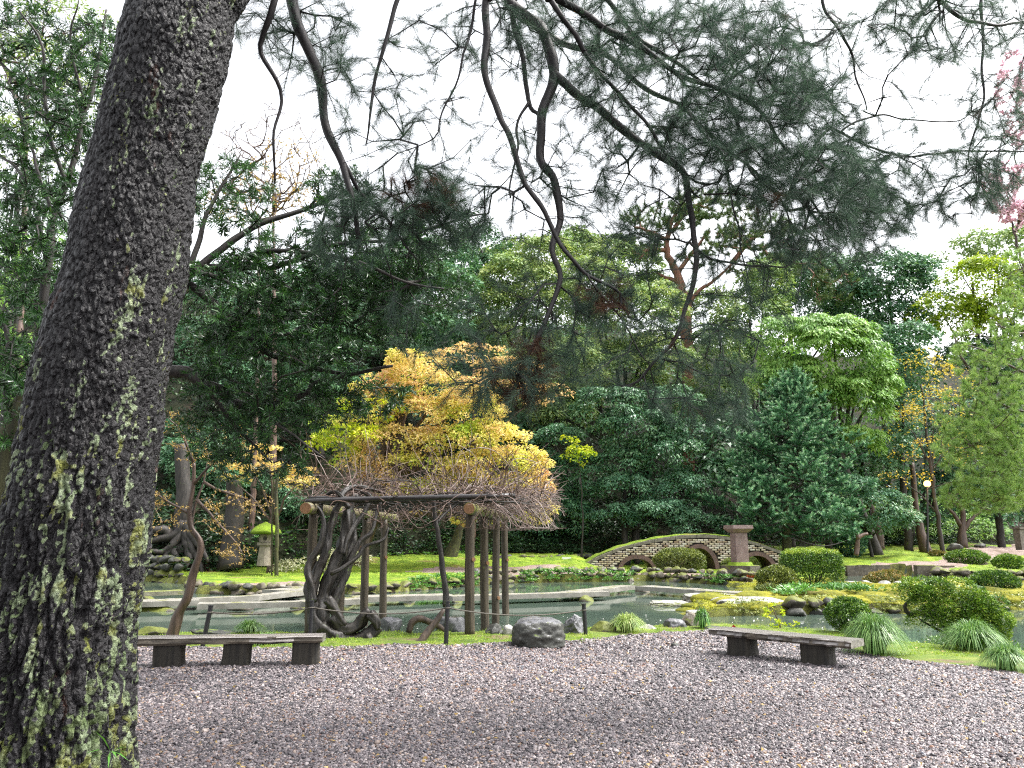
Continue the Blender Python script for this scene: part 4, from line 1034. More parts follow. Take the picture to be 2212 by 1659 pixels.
# limbs given as picture points with distances
LIMBS = [
 ([(1104, 0), (1170, 77), (1197, 160), (1170, 250), (1174, 300), (1177, 357), (1197, 400), (1200, 467), (1197, 547), (1204, 613), (1172, 700), (1147, 770), (1117, 813)], 6.6, 6.0, .095, .018),
 ([(1197, 160), (1217, 180), (1304, 240), (1387, 307), (1475, 370), (1500, 470), (1500, 580), (1490, 640), (1450, 730), (1390, 810), (1340, 830)], 6.5, 6.6, .075, .014),
 ([(1054, 0), (1047, 100), (1054, 187), (1080, 253), (1110, 310), (1137, 400), (1180, 467), (1220, 533), (1265, 590), (1340, 640), (1345, 668)], 6.2, 6.0, .06, .014),
 ([(1100, 10), (1120, 80), (1140, 217), (1165, 250)], 6.6, 6.5, .05, .025),
 ([(1140, 217), (1114, 293), (1105, 420)], 6.5, 6.3, .025, .012),
 ([(1187, 0), (1244, 73), (1257, 107), (1320, 187), (1397, 273), (1447, 337), (1520, 420)], 6.0, 6.5, .045, .014),
 ([(1104, 0), (1150, 45), (1220, 90), (1304, 123), (1400, 190), (1475, 227), (1575, 330), (1700, 420)], 7.2, 7.8, .075, .02),
 ([(1204, 0), (1304, 57), (1404, 123), (1475, 163), (1568, 200), (1640, 250), (1715, 340)], 6.2, 7.0, .06, .02),
 ([(1304, 0), (1387, 90), (1475, 147), (1600, 215), (1700, 230)], 6.8, 7.5, .045, .016),
 ([(1568, 200), (1600, 290), (1625, 370), (1690, 440), (1724, 556)], 6.9, 6.8, .028, .01),
 ([(1490, 515), (1540, 560), (1600, 580), (1690, 575), (1724, 556)], 6.5, 6.9, .022, .01),
 ([(1700, 420), (1775, 290), (1818, 283), (1891, 320), (1974, 333), (2100, 325), (2230, 323)], 7.4, 8, .03, .014),
 ([(1818, 283), (1898, 247), (1958, 253), (2041, 260), (2120, 240)], 7.6, 8, .02, .01),
 ([(1778, -20), (1805, 67), (1838, 117), (1851, 167), (1865, 240)], 7.0, 7.3, .03, .01),
 ([(2121, -20), (2123, 100), (2115, 243), (2105, 300), (2100, 360)], 7.5, 7.7, .028, .01),
 ([(1990, -20), (2060, 20), (2130, 60), (2230, 40)], 7.0, 7.5, .04, .02),
 ([(620, -20), (660, 100), (690, 183), (700, 277), (737, 353), (762, 430), (778, 520)], 5.6, 5.9, .08, .03),
 ([(600, -20), (570, 77), (567, 117), (593, 173), (600, 213), (597, 317), (592, 390)], 5.3, 5.6, .045, .01),
 ([(862, -20), (834, 83), (807, 200), (797, 267), (794, 317)], 5.8, 6.0, .035, .008),
 ([(1030, -20), (1010, 50), (993, 160), (953, 263), (937, 297), (860, 330)], 6.0, 6.2, .022, .006),
 ([(737, 353), (780, 420), (840, 480), (900, 560)], 5.9, 6.2, .03, .01),
 ([(1475, 227), (1560, 330), (1575, 420), (1600, 500), (1620, 600)], 7.5, 7.0, .025, .01),
 ([(1265, 590), (1330, 690), (1400, 780)], 6.0, 6.2, .014, .007),
 ([(1450, 730), (1530, 700), (1600, 720)], 6.6, 6.8, .014, .007),
]
limbpts = []
def limb3(L):
    uv, ya, yb, ra, rb = L; n_ = len(uv); Y = np.linspace(ya, yb, n_)
    return np.array([P(u, v, y) for (u, v), y in zip(uv, Y)])
for q_, L in enumerate(LIMBS):
    p3 = limb3(L); limbpts.append(p3)
    full = p3
    V, f = tube(full, np.linspace(L[3] * .6, L[4] * .65, len(full)), 9 if L[3] > .03 else 6, .05, .10, q_ + 3, uneven=.32)
    put('limb', V, f, M['bark_limb'], pine, smooth=True)
# boughs from the trunk out to where the limbs hang down
tipz = ctr[-1]
for q_, (idx, r_) in enumerate([((0, 2, 3, 5, 6, 7, 8), .13), ((13, 14, 15), .1), ((16, 17, 18, 19), .1)]):
    for kk in idx:
        e = limbpts[kk][0]; s_ = ctr[-2 if kk < 16 else -3] + unit(e - ctr[-2]) * .1
        mid = (s_ + e) / 2 + np.array([0, .1, .9 if kk < 13 else 1.1])
        V, f = tube([s_, mid, e + np.array([0, 0, .35]), e], [r_, r_ * .8, LIMBS[kk][3] * .8, LIMBS[kk][3] * .7], 8, .2, .05, kk, uneven=.15); put('bough', V, f, M['bark_limb'], pine, smooth=True)
PE = [(1500, 180, 260, 180, 738, 5.8, 8), (1650, 300, 220, 150, 594, 6, 8), (1760, 430, 140, 130, 467, 6, 8), (1850, 200, 180, 180, 154, 6.5, 8.2), (2050, 50, 190, 80, 268, 6.5, 8.2),
      (2150, 280, 90, 170, 183, 7, 8.3), (2000, 400, 200, 80, 240, 7, 8.2), (1840, 560, 60, 60, 15, 6.8, 7.6), (1250, 90, 180, 110, 193, 6, 7.6), (1090, 70, 110, 100, 89, 6, 7), (1250, 330, 130, 130, 104, 6, 7),
      (1380, 420, 110, 110, 89, 6.2, 7.2), (1150, 700, 170, 110, 69, 5.8, 6.8), (1310, 720, 180, 140, 90, 5.8, 7), (1120, 840, 110, 60, 58, 5.7, 6.5), (1500, 790, 130, 120, 117, 6.2, 7.2), (1620, 610, 120, 130, 101, 6.4, 7.4),
      (670, 90, 110, 110, 99, 5.4, 6.4), (800, 230, 110, 110, 55, 5.6, 6.4), (860, 420, 150, 80, 134, 5.7, 6.6), (950, 470, 110, 70, 78, 5.8, 6.6), (760, 500, 90, 90, 89, 5.7, 6.4), (1000, 330, 150, 120, 66, 5.9, 6.8), (930, 130, 110, 120, 49, 5.8, 6.8),
      (1060, 480, 90, 80, 36, 6, 6.8), (940, 690, 110, 100, 31, 5.8, 6.5), (1450, 60, 280, 90, 227, 6, 7.8), (1700, 120, 160, 120, 170, 6.2, 8), (1400, 600, 160, 120, 79, 6, 7.2), (1230, 560, 110, 110, 41, 6, 7), (1560, 900, 80, 40, 23, 6.4, 7), (1000, 820, 90, 60, 28, 5.9, 6.6), (560, 60, 60, 60, 24, 5.4, 6.2), (1880, 470, 90, 80, 156, 6.8, 8)]
seeds = in_ellipses(PE)
g = grow(limbpts, seeds, .16, .22, fwd=.55)
V, f = twigs(g, .0021, .47, .018, 3); tag(put('twigs', V, f, M['bark_limb'], pine), kind='stuff')
def shoots(g, p1=1.0, p2=.5, rng=RNG):
    """ends of twigs and the thin stretches just behind them"""
    i = np.arange(g['nl'], len(g['A'])); tip = np.zeros(len(g['A']), bool); tip[g['tips']] = True
    keep = (tip[i] & (rng.random(len(i)) < p1)) | (~tip[i] & (g['cnt'][i] <= 1) & (rng.random(len(i)) < p2)); i = i[keep]; return g['A'][i], g['D'][i]
def tufts(tp, td, n_, L, W, spread, droop, along, mat, name, parent):
    tuft_group(name, parent, mat, tp, unit(td + [0, 0, -droop]), needle_tuft(n_, L, W, along, spread))
tp, td = shoots(g, 1, .72)
dead = (vnoise(tp * 2.2, 77) > .92)
tufts(tp[~dead], td[~dead], 110, .13, .0018, .62, .4, .18, M['needle'], 'needles', pine)
dp = in_ellipses([(1115, 825, 65, 45, 60, 5.9, 6.2), (1160, 770, 40, 60, 30, 5.9, 6.2), (1310, 640, 45, 35, 22, 5.9, 6.2), (910, 410, 90, 40, 35, 5.8, 6.2)])
g2 = grow(limbpts, dp, .14, .15, fwd=.3); V, f = twigs(g2, .002, .5, .01, 3); tag(put('twigs', V, f, M['bark_limb'], pine), kind='stuff')
tp2, td2 = g2['A'][g2['tips']], g2['D'][g2['tips']]
tufts(np.vstack([tp[dead], tp2]), np.vstack([td[dead], td2]), 90, .11, .0019, .6, .25, .15, M['needle_brown'], 'brown_needles', pine)
print('pine tips', len(tp))

# ------------------------------------------------------------ the yew-like tree behind the trunk
YB = 9.0
yew = thing('yew_tree', (-6.4, 9.3, 0), 'dark glossy long leaved evergreen with many bare black branches spreading behind the big trunk', 'tree')
def L3(uv, ya, yb):
    Y = np.linspace(ya, yb, len(uv)); return np.array([P(u, v, y) for (u, v), y in zip(uv, Y)])
tr = L3([(-120, 1330), (-60, 1180), (10, 1040), (60, 900), (180, 740), (330, 650), (395, 610)], 9.2, 9.2); tr[0][2] = -.05
V, f = tube(tr, [.36, .3, .25, .22, .2, .17, .13], 14, .12, .1, 5, uneven=.2); put('trunk', V, f, M['bark_mossy'], yew, smooth=True)
YL = [([(395, 610), (413, 586), (450, 575), (500, 580), (567, 583), (640, 640)], .07, .02), ([(395, 610), (467, 547), (533, 500), (633, 460), (737, 420), (800, 400)], .06, .015), ([(330, 650), (390, 613), (433, 633), (500, 693), (567, 753), (633, 780), (733, 806), (800, 800)], .075, .018),
      ([(250, 770), (360, 803), (400, 806), (440, 830), (477, 840), (500, 863), (547, 880), (617, 866), (663, 850), (673, 830), (737, 813), (850, 790)], .085, .02), ([(413, 586), (470, 600), (533, 633), (633, 676), (737, 700), (820, 730)], .035, .012),
      ([(460, 660), (527, 716), (617, 723), (653, 706), (740, 695)], .03, .01), ([(567, 583), (650, 560), (720, 530), (870, 515), (1000, 470), (1050, 462)], .035, .01), ([(500, 560), (600, 540), (760, 560), (880, 610), (960, 625)], .035, .01),
      ([(60, 900), (107, 549), (113, 467), (143, 400), (187, 233), (215, 120), (230, 20)], .06, .015), ([(107, 549), (50, 383), (0, 333), (-60, 300)], .03, .012), ([(113, 467), (60, 300), (20, 180)], .025, .01),
      ([(0, 1000), (20, 760), (-10, 640)], .05, .02), ([(143, 400), (100, 250), (90, 100), (40, 20)], .03, .01), ([(187, 233), (150, 90), (170, 0)], .02, .008), ([(413, 586), (440, 480), (480, 400), (520, 330)], .04, .01),
      ([(440, 830), (500, 905), (545, 960), (590, 1000)], .03, .01), ([(547, 880), (620, 930), (700, 990)], .02, .008)]
yl = []
for q_, (uv, ra, rb) in enumerate(YL):
    p3 = L3(uv, 9.2, 9.2 + (RNG.uniform(-.8, 1.2) if q_ > 3 else RNG.uniform(.2, .9))); yl.append(p3)
    V, f = tube(p3, np.linspace(ra, rb, len(p3)), 8, .1, .05, q_ + 60, uneven=.2); put('branch', V, f, M['bark_dark'], yew, smooth=True)
YE = [(500, 660, 120, 110, 130, 8.4, 10), (640, 600, 170, 110, 220, 8.6, 10.2), (800, 560, 150, 80, 170, 8.8, 10.2), (950, 480, 100, 45, 90, 9, 10), (900, 620, 110, 60, 90, 9, 10.2), (600, 770, 180, 100, 200, 8.5, 10), (500, 900, 110, 90, 110, 8.5, 10),
      (790, 690, 120, 80, 110, 9, 10), (80, 300, 110, 150, 200, 8, 11), (80, 520, 130, 130, 240, 8, 11), (50, 740, 90, 110, 150, 8, 10.5), (190, 180, 90, 150, 170, 8.5, 10.5), (500, 420, 90, 80, 80, 9, 10.2), (650, 880, 140, 50, 70, 9, 10),
      (820, 860, 80, 30, 30, 9, 10), (730, 420, 90, 50, 50, 9, 10), (60, 100, 110, 100, 110, 9, 11), (30, 900, 60, 60, 50, 8.5, 10), (560, 1010, 110, 40, 36, 9, 10)]
seeds = in_ellipses(YE); g = grow(yl, seeds, .2, .2, fwd=.5)
V, f = twigs(g, .003, .5, .03, 3); tag(put('twigs', V, f, M['bark_dark'], yew), kind='stuff')
tp, td = shoots(g, 1, .55)
def sprays(tp, td, n_, L, W, along, spread, mat, name, parent, droop=.1, rng=RNG, tfun=None):
    k_ = len(tp); t = rng.uniform(0, 1, (k_, n_)); pos = tp[:, None] - td[:, None] * (t * along)[..., None]
    r_ = unit(rng.normal(size=(k_, n_, 3)) * [1, 1, .7]); r_ = unit(r_ - td[:, None] * np.einsum('kni,ki->kn', r_, td)[..., None])
    d = unit(td[:, None] * .55 + r_ * spread + [0, 0, -droop]).reshape(-1, 3); nr_ = unit(rng.normal(size=(k_ * n_, 3)) * .7 + [0, 0, 1.0])
    V, f = leafset(pos.reshape(-1, 3), d, nr_, L * rng.uniform(.7, 1.2, k_ * n_), W, rng)
    tn = np.clip(np.repeat(rng.uniform(0, .7, k_), n_) + rng.uniform(0, .3, k_ * n_), 0, 1)
    if tfun is not None: tn = tfun(pos.reshape(-1, 3), tn)
    return tag(put(name, V, f, mat, parent, np.repeat(tn, 4)), kind='stuff')
tuft_group('leaves', yew, M['yew'], tp, unit(td + [0, 0, .05]), leaf_spray(46, .10, .013, .24, .95), 4, (.8, 1.25), .3)
print('yew', len(tp))

# ------------------------------------------------------------ trees built from leaf clumps
def clump_crown(lobes, Y, mat, parent, cover=3.0, leaf=(.2, .085), clump=.62, droop=.5, flat=.62, front=.72, dY=None, up=.25, tfun=None, rng=RNG, name='crown', gap=0.0, zs=1.0, light=0.0):
    Vs, Fs, Ts, n0 = [], [], [], 0
    for lb in lobes:
        u, v, ru, rv = lb[:4]; yy = lb[4] if len(lb) > 4 else Y
        O = P(u, v, yy); k = mpp(u, v, yy); rx, rz = ru * k, rv * k; ry_ = dY or (rx + rz) * .5
        area = math.pi * rx * rz; nl = int(area * cover * (1.9 if Y > 40 else 1.6) / (leaf[0] * leaf[1] * .55)); kc = max(6, int(area * 2.6 / (clump ** 2 * 3.14)) * 2)
        d = unit(rng.normal(size=(kc, 3))); d[:, 2] = np.where(rng.random(kc) < .6, np.abs(d[:, 2]), d[:, 2]); d[:, 1] = np.where(rng.random(kc) < front, -np.abs(d[:, 1]), d[:, 1])
        rr_ = rng.uniform(.62, 1.0, kc) ** .6; C = O + d * np.array([rx, ry_, rz]) * rr_[:, None] * (1 - .35 * clump / max(rx, rz, .8))
        cr = clump * rng.uniform(.55, 1.25, kc); wt = cr ** 2; ci = rng.choice(kc, nl, p=wt / wt.sum())
        e = unit(rng.normal(size=(nl, 3)) + d[ci] * .7 + [0, -.15, up * 2]); sh = rng.uniform(.55, 1.0, nl) ** .5
        pos = C[ci] + e * (cr[ci] * sh)[:, None] * [1, 1, flat]
        out_ = unit(e * [1, 1, .2] + rng.normal(size=(nl, 3)) * .35 + [0, 0, -droop]); nr_ = unit(e + rng.normal(size=(nl, 3)) * .45 + [0, 0, .5])
        V, f = trileaf(pos, out_, nr_, leaf[0] * rng.uniform(.6, 1.25, nl), leaf[1] * rng.uniform(.7, 1.2, nl))
        ct = rng.uniform(0, 1, kc); tn = np.clip(ct[ci] * .45 + rng.uniform(0, .55, nl) + light, 0, 1)
        if tfun is not None: tn = tfun(pos, tn)
        Vs.append(V); Fs.append(f + n0); Ts.append(np.repeat(tn, 3)); n0 += len(V)
    return put(name, np.concatenate(Vs), np.concatenate(Fs), mat, parent, np.concatenate(Ts))
def tree(label, lobes, Y, mat, bark='bark_dark', base=None, r=.22, name='broadleaf_tree', cat='tree', group=None, limbs=True, **kw):
    u0, v0 = lobes[0][:2]
    bx = P(base, v0, Y)[0] if base is not None else P(u0, v0, Y)[0]; by = Y + .3; bz = hz(bx, by)
    root = thing(name, (bx, by, bz), label, cat, group); foot = np.array([bx, by, bz - .3])
    ctop = P(u0, v0, Y + .3)
    V, f = tube([foot, foot * .6 + ctop * .4 + [RNG.uniform(-.3, .3), 0, 0], ctop], [r * 1.25, r * .85, r * .4], 9, .5, .15, int(u0), uneven=.15); put('trunk', V, f, M[bark], root, smooth=True)
    if limbs:
        for lb in lobes[1:]:
            c = P(lb[0], lb[1], (lb[4] if len(lb) > 4 else Y) + .2); s_ = foot * .5 + ctop * .5 if c[2] > (foot[2] * .5 + ctop[2] * .5) else foot * .75 + ctop * .25
            V, f = tube([s_, (s_ + c) / 2 + [0, 0, .25], c], [r * .5, r * .35, r * .15], 6, .5, .15, int(lb[0])); put('limb', V, f, M[bark], root, smooth=True)
    clump_crown(lobes, Y, M[mat], root, **kw); return root

# right hand wood
tree('largest bright green tree with drooping leaves, centre right behind the fir', [(1750, 770, 110, 90), (1690, 740, 75, 60), (1700, 830, 80, 60), (1800, 730, 80, 55), (1850, 780, 70, 60), (1845, 880, 75, 85), (1770, 870, 70, 60), (1890, 850, 45, 60), (1850, 960, 50, 40)], 46, 'broad_bright', base=1862, r=.3, cover=2.6, leaf=(.3, .1), droop=1.1, clump=.75, up=.35)
tree('dark blue green tree on the skyline left of the yellow green tree', [(1920, 610, 90, 60), (1865, 650, 70, 50), (1975, 650, 75, 60), (1880, 580, 60, 30), (1960, 590, 50, 35), (1930, 700, 80, 45)], 58, 'broad_teal', cover=2.0, leaf=(.36, .15), clump=.95)
tree('yellow green spring tree at the upper right skyline', [(2100, 615, 80, 50), (2040, 680, 65, 45), (2150, 600, 60, 40), (2160, 680, 75, 50), (2080, 700, 60, 40), (2200, 640, 40, 50)], 55, 'broad_lime', cover=2.2, leaf=(.34, .15), clump=.8)
tree('grey green skyline tree behind the yellow green tree', [(2150, 545, 110, 40), (2060, 565, 60, 25), (2220, 530, 60, 50)], 72, 'broad_pale', cover=2.0, leaf=(.5, .2), clump=1.2)
tree('deep green tree right of the bright drooping tree', [(1930, 790, 60, 60), (1960, 740, 60, 40), (1935, 880, 50, 60), (1920, 980, 45, 60), (1870, 1010, 60, 40)], 49, 'broad_teal', cover=2.6, leaf=(.3, .12))
autumn = tree('sparse tree with small golden autumn leaves around the lit lamp', [(1990, 830, 60, 80), (2020, 900, 60, 70), (1960, 920, 50, 50), (2000, 990, 70, 45), (2050, 850, 50, 60), (1950, 1040, 60, 18), (2060, 960, 50, 40)], 46, 'autumn', base=2004, r=.12, cover=.16, leaf=(.13, .10), clump=.55, droop=.2)
tree('thicket of blue green broad leaves below the lamp', [(1880, 1100, 80, 45), (1800, 1130, 70, 35), (1950, 1120, 50, 30), (1840, 1060, 50, 30)], 45, 'broad_teal', cover=2.6, leaf=(.22, .1), r=.1)
tree('dark evergreen mass behind the lamp and golden leaves', [(1990, 1080, 90, 60), (2070, 1060, 80, 60), (2150, 1080, 80, 60), (2000, 960, 80, 80), (2110, 960, 90, 80), (2200, 1030, 60, 80), (2100, 820, 100, 90), (2180, 780, 60, 90)], 56, 'broad_dark', cover=1.8, leaf=(.4, .16), clump=1.0)
# centre wood
tree('tall grey green tree directly above the arched bridge', [(1350, 700, 100, 90), (1280, 640, 80, 80), (1400, 780, 90, 60), (1330, 800, 90, 60), (1420, 660, 50, 50)], 50, 'broad_pale', cover=2.6, leaf=(.3, .12), clump=.85, light=.1)
tree('light olive tree in the middle of the skyline', [(1130, 620, 100, 70), (1060, 680, 90, 70), (1190, 570, 80, 50), (1200, 690, 90, 80), (1300, 570, 70, 40), (1100, 740, 100, 60)], 55, 'broad_pale', cover=2.2, leaf=(.34, .14), clump=.95, light=.12)
tree('dull dark conifer poking up at the middle skyline', [(1040, 540, 55, 50), (1010, 590, 60, 45), (1070, 590, 50, 50), (1030, 640, 60, 40)], 62, 'broad_dark', cover=1.8, leaf=(.4, .14), clump=.9, light=.1)
tree('pale green tree behind the fir top', [(1620, 690, 75, 70), (1560, 760, 70, 70), (1650, 620, 60, 50), (1560, 850, 70, 60), (1500, 900, 60, 60)], 53, 'broad_pale', cover=2.2, leaf=(.32, .13), clump=.85)
tree('glossy dark blue green camellia like tree left of the fir', [(1370, 930, 95, 55), (1310, 880, 80, 50), (1430, 980, 80, 50), (1450, 880, 60, 50), (1350, 1000, 60, 40)], 45, 'broad_dark', cover=2.6, leaf=(.22, .1), droop=.7, light=.12)
tree('dark leafy tree over the left end of the bridge', [(1250, 1030, 85, 55), (1200, 960, 60, 50), (1220, 1110, 80, 45), (1160, 1150, 60, 30), (1180, 1060, 60, 50)], 45.6, 'broad_dark', cover=2.4, leaf=(.22, .1), droop=.6)
tree('dark green tree with grey green leaf pads above the bridge arch', [(1350, 1060, 65, 40), (1400, 1110, 80, 35), (1470, 1060, 60, 40), (1310, 1120, 70, 30), (1490, 1130, 60, 30)], 44.6, 'broad_teal', cover=2.2, leaf=(.2, .09), droop=.6, light=-.1)
tree('small sprig of vivid lime maple leaves left of the dark camellia like tree', [(1250, 985, 34, 22), (1235, 950, 14, 10)], 43, 'maple_lime', r=.05, cover=1.6, leaf=(.16, .13), clump=.3, droop=.2, name='young_maple', limbs=False)
tree('rounded grey green tree between the golden maple and the arched bridge', [(1180, 850, 80, 60), (1240, 790, 80, 60), (1130, 800, 70, 50), (1210, 900, 60, 50)], 48, 'broad_pale', cover=2.4, leaf=(.26, .11), clump=.75)
tree('rounded mid green tree at the skyline under the left limbs', [(880, 590, 100, 60), (800, 640, 90, 60), (960, 570, 80, 50), (930, 650, 90, 60)], 54, 'broad_teal', cover=2.2, leaf=(.34, .14), clump=.9, light=.08)
tree('soft green skyline tree between the red pine and the dark blue green tree', [(1700, 620, 80, 50), (1780, 600, 80, 50), (1830, 660, 70, 50), (1640, 660, 60, 45), (1760, 670, 80, 40)], 60, 'broad_teal', cover=2.0, leaf=(.38, .15), clump=.95, light=.1)
tree('pale skyline tree left of the red pine', [(1290, 560, 90, 50), (1230, 540, 70, 40), (1360, 590, 80, 50), (1400, 640, 60, 60)], 60, 'broad_pale', cover=2.2, leaf=(.36, .15), clump=.9)
tree('grey green tree closing the skyline gap in the centre', [(1080, 600, 90, 60), (1150, 560, 80, 45), (1020, 640, 80, 50), (1180, 640, 80, 50)], 66, 'broad_pale', cover=2.0, leaf=(.42, .17), clump=1.1)
# golden maple
def maple_t(pos, tn):
    q_ = fbm(pos * .45, 3, 5); left = sstep(-6.4, -9.4, pos[:, 0]); return np.clip(tn * .6 + (q_ - .5) * 1.9 + .24 - left * .35, 0, 1)
tree('large golden maple in spring leaf spreading above the wisteria pergola', [(890, 830, 80, 42), (820, 880, 95, 36), (940, 900, 110, 40), (1000, 960, 125, 40), (870, 960, 130, 38), (1070, 1010, 115, 36), (760, 930, 80, 30), (900, 1020, 150, 32), (1020, 1060, 150, 32), (1110, 1060, 85, 28), (780, 1000, 60, 25), (880, 790, 40, 22), (1130, 1030, 50, 18), (1040, 1110, 110, 22), (930, 1080, 120, 26), (1060, 950, 80, 38), (1120, 1000, 60, 38), (1000, 880, 80, 38), (1150, 1060, 45, 32), (1150, 1105, 50, 25), (960, 850, 90, 42), (1020, 905, 90, 40), (830, 850, 70, 40), (900, 800, 60, 35)],
     37.5, 'maple', 'bark_brown', base=778, r=.3, name='maple_tree', cover=1.9, leaf=(.17, .11), clump=.5, flat=.5, droop=.3, tfun=maple_t, up=.15, dY=2.6)
tree('lime green part grown maple at the left of the golden maple', [(760, 950, 75, 36), (720, 970, 50, 25), (800, 890, 60, 28)], 35.5, 'maple_lime', 'bark_brown', r=.12, name='maple_tree', cover=1.3, leaf=(.17, .11), clump=.5, flat=.35, droop=.15)
tree('smaller golden orange maple above the stone lantern', [(600, 1020, 75, 20), (640, 1045, 55, 16), (540, 1000, 55, 16), (580, 980, 40, 14), (500, 1040, 40, 12)], 34, 'maple', 'bark_brown', base=592, r=.13, name='maple_tree', cover=1.8, leaf=(.15, .1), clump=.4, flat=.3, droop=.1, tfun=lambda p, t: np.clip(t * .5 + .38, 0, 1), dY=1.2)
tree('salmon tinted maple top behind the golden maple', [(1020, 770, 80, 25), (1100, 800, 90, 25), (1180, 850, 70, 25), (1060, 850, 90, 30)], 43, 'maple', 'bark_brown', r=.15, name='maple_tree', cover=.9, leaf=(.19, .12), clump=.5, flat=.35, tfun=lambda p, t: np.clip(t * .4 + .6, 0, 1))
# left wood
tree('deep green tree filling the gap between trunk and golden maple', [(700, 860, 110, 70), (620, 920, 90, 60), (560, 860, 90, 80), (700, 760, 110, 70), (500, 960, 90, 60)], 44, 'broad_dark', cover=2.2, leaf=(.26, .11), light=.1)
tree('dull green tree low behind the leaning young tree', [(470, 1050, 90, 50), (560, 1070, 80, 40), (400, 1010, 70, 60), (640, 1110, 70, 40), (450, 980, 90, 40)], 40.5, 'broad_dark', cover=2.2, leaf=(.2, .085), light=.12)
tree('pale yellow green tree seen through the branches at the upper left', [(60, 180, 130, 90), (160, 90, 110, 80), (40, 330, 100, 80), (180, 260, 80, 90)], 19, 'broad_pale', cover=.55, leaf=(.14, .06), clump=.5, light=.2, r=.12)
tree('leafy green tree behind the lower left edge', [(40, 640, 110, 80), (20, 780, 90, 80), (90, 560, 90, 60), (30, 960, 80, 70), (20, 1090, 70, 60)], 17, 'broad_bright', cover=1.3, leaf=(.13, .05), clump=.45, light=-.05, r=.12)
tree('green tree between the trunk and the middle skyline', [(520, 640, 90, 80), (620, 680, 110, 90), (740, 640, 110, 80), (860, 620, 100, 70), (950, 640, 90, 70), (900, 720, 110, 60)], 52, 'broad_teal', cover=2.0, leaf=(.34, .14), clump=.95)
# leaf masses filling the wooded slope behind, hidden for the most part
FILL = 'trees filling the wooded slope'
fillspec = [(450, 760, 54), (560, 760, 57), (980, 780, 56), (1110, 860, 56), (1240, 800, 60), (1520, 700, 62), (1600, 960, 52), (1700, 950, 52), (1780, 1000, 51), (1500, 980, 50), (1900, 760, 60), (1640, 800, 58), (1000, 900, 50), (760, 860, 54), (330, 980, 44), (660, 1010, 48), (1090, 960, 49), (1700, 620, 64), (1780, 640, 64), (840, 720, 60)]
for (u, v, Y) in fillspec:
    tree('leafy tree of the wooded slope, only partly seen between nearer crowns', [(u, v, 90, 75), (u + 40, v + 60, 75, 50)], Y, 'broad_dark' if v > 880 else 'broad_teal' if u < 1000 or u > 1600 else 'broad_pale', group=FILL, cover=1.7, leaf=(.46, .2), clump=1.1, limbs=False, light=.05)

# ------------------------------------------------------------ red trunked pine on the slope
RP = 56
rp = thing('red_pine', (P(1478, 760, RP)[0], RP, hz(P(1478, 760, RP)[0], RP)), 'tall red barked pine with crooked limbs rising behind the centre right wood', 'tree')
bz = np.array([P(1478, 760, RP)[0], RP, hz(P(1478, 760, RP)[0], RP) - .2])
V, f = tube([bz] + [P(u, v, RP) for u, v in ((1482, 700), (1478, 640), (1462, 590), (1440, 540), (1448, 490), (1470, 440))], [.5, .42, .36, .3, .24, .18, .1], 10, .4, .2, 4, uneven=.15); put('trunk', V, f, M['bark_red'], rp, smooth=True)
rl = [[(1482, 690), (1500, 640), (1550, 600), (1580, 570)], [(1470, 610), (1440, 600), (1420, 590)], [(1446, 520), (1400, 500), (1370, 490)], [(1450, 500), (1490, 450), (1540, 430)], [(1580, 570), (1620, 520), (1660, 500)], [(1462, 590), (1500, 540), (1530, 500)], [(1440, 540), (1400, 540), (1380, 560)]]
rl3 = []
for k_, uv in enumerate(rl):
    p3 = L3(uv, RP, RP + (.8 if k_ % 2 else -.8)); rl3.append(p3); V, f = tube(p3, [.2, .07], 7, .3, .2, k_); put('limb', V, f, M['bark_red'], rp, smooth=True)
sd_ = in_ellipses([(1430, 470, 90, 30, 150, RP - 2, RP + 2), (1540, 440, 90, 35, 170, RP - 2, RP + 2), (1380, 530, 50, 30, 80, RP - 2, RP + 2), (1640, 500, 80, 40, 160, RP - 2, RP + 2), (1570, 520, 60, 30, 100, RP - 2, RP + 2), (1650, 580, 80, 35, 120, RP - 2, RP + 2), (1500, 560, 40, 20, 40, RP - 1, RP + 1), (1720, 560, 60, 40, 90, RP - 1, RP + 2), (1800, 620, 60, 40, 80, RP - 1, RP + 2)])
g = grow(rl3, sd_, .5, .15, fwd=.3); V, f = twigs(g, .014, .4, .12, 3); tag(put('twigs', V, f, M['bark_red'], rp), kind='stuff')
tp, td = g['A'][g['tips']], g['D'][g['tips']]
M['redpine_needle'] = leafmat('redpine_needle', [(.04, .09, .03), (.09, .16, .05), (.2, .27, .09)], .5, .2)
tufts(tp, unit(td + [0, 0, .6]), 90, .36, .03, .8, 0, .5, M['redpine_needle'], 'needles', rp)

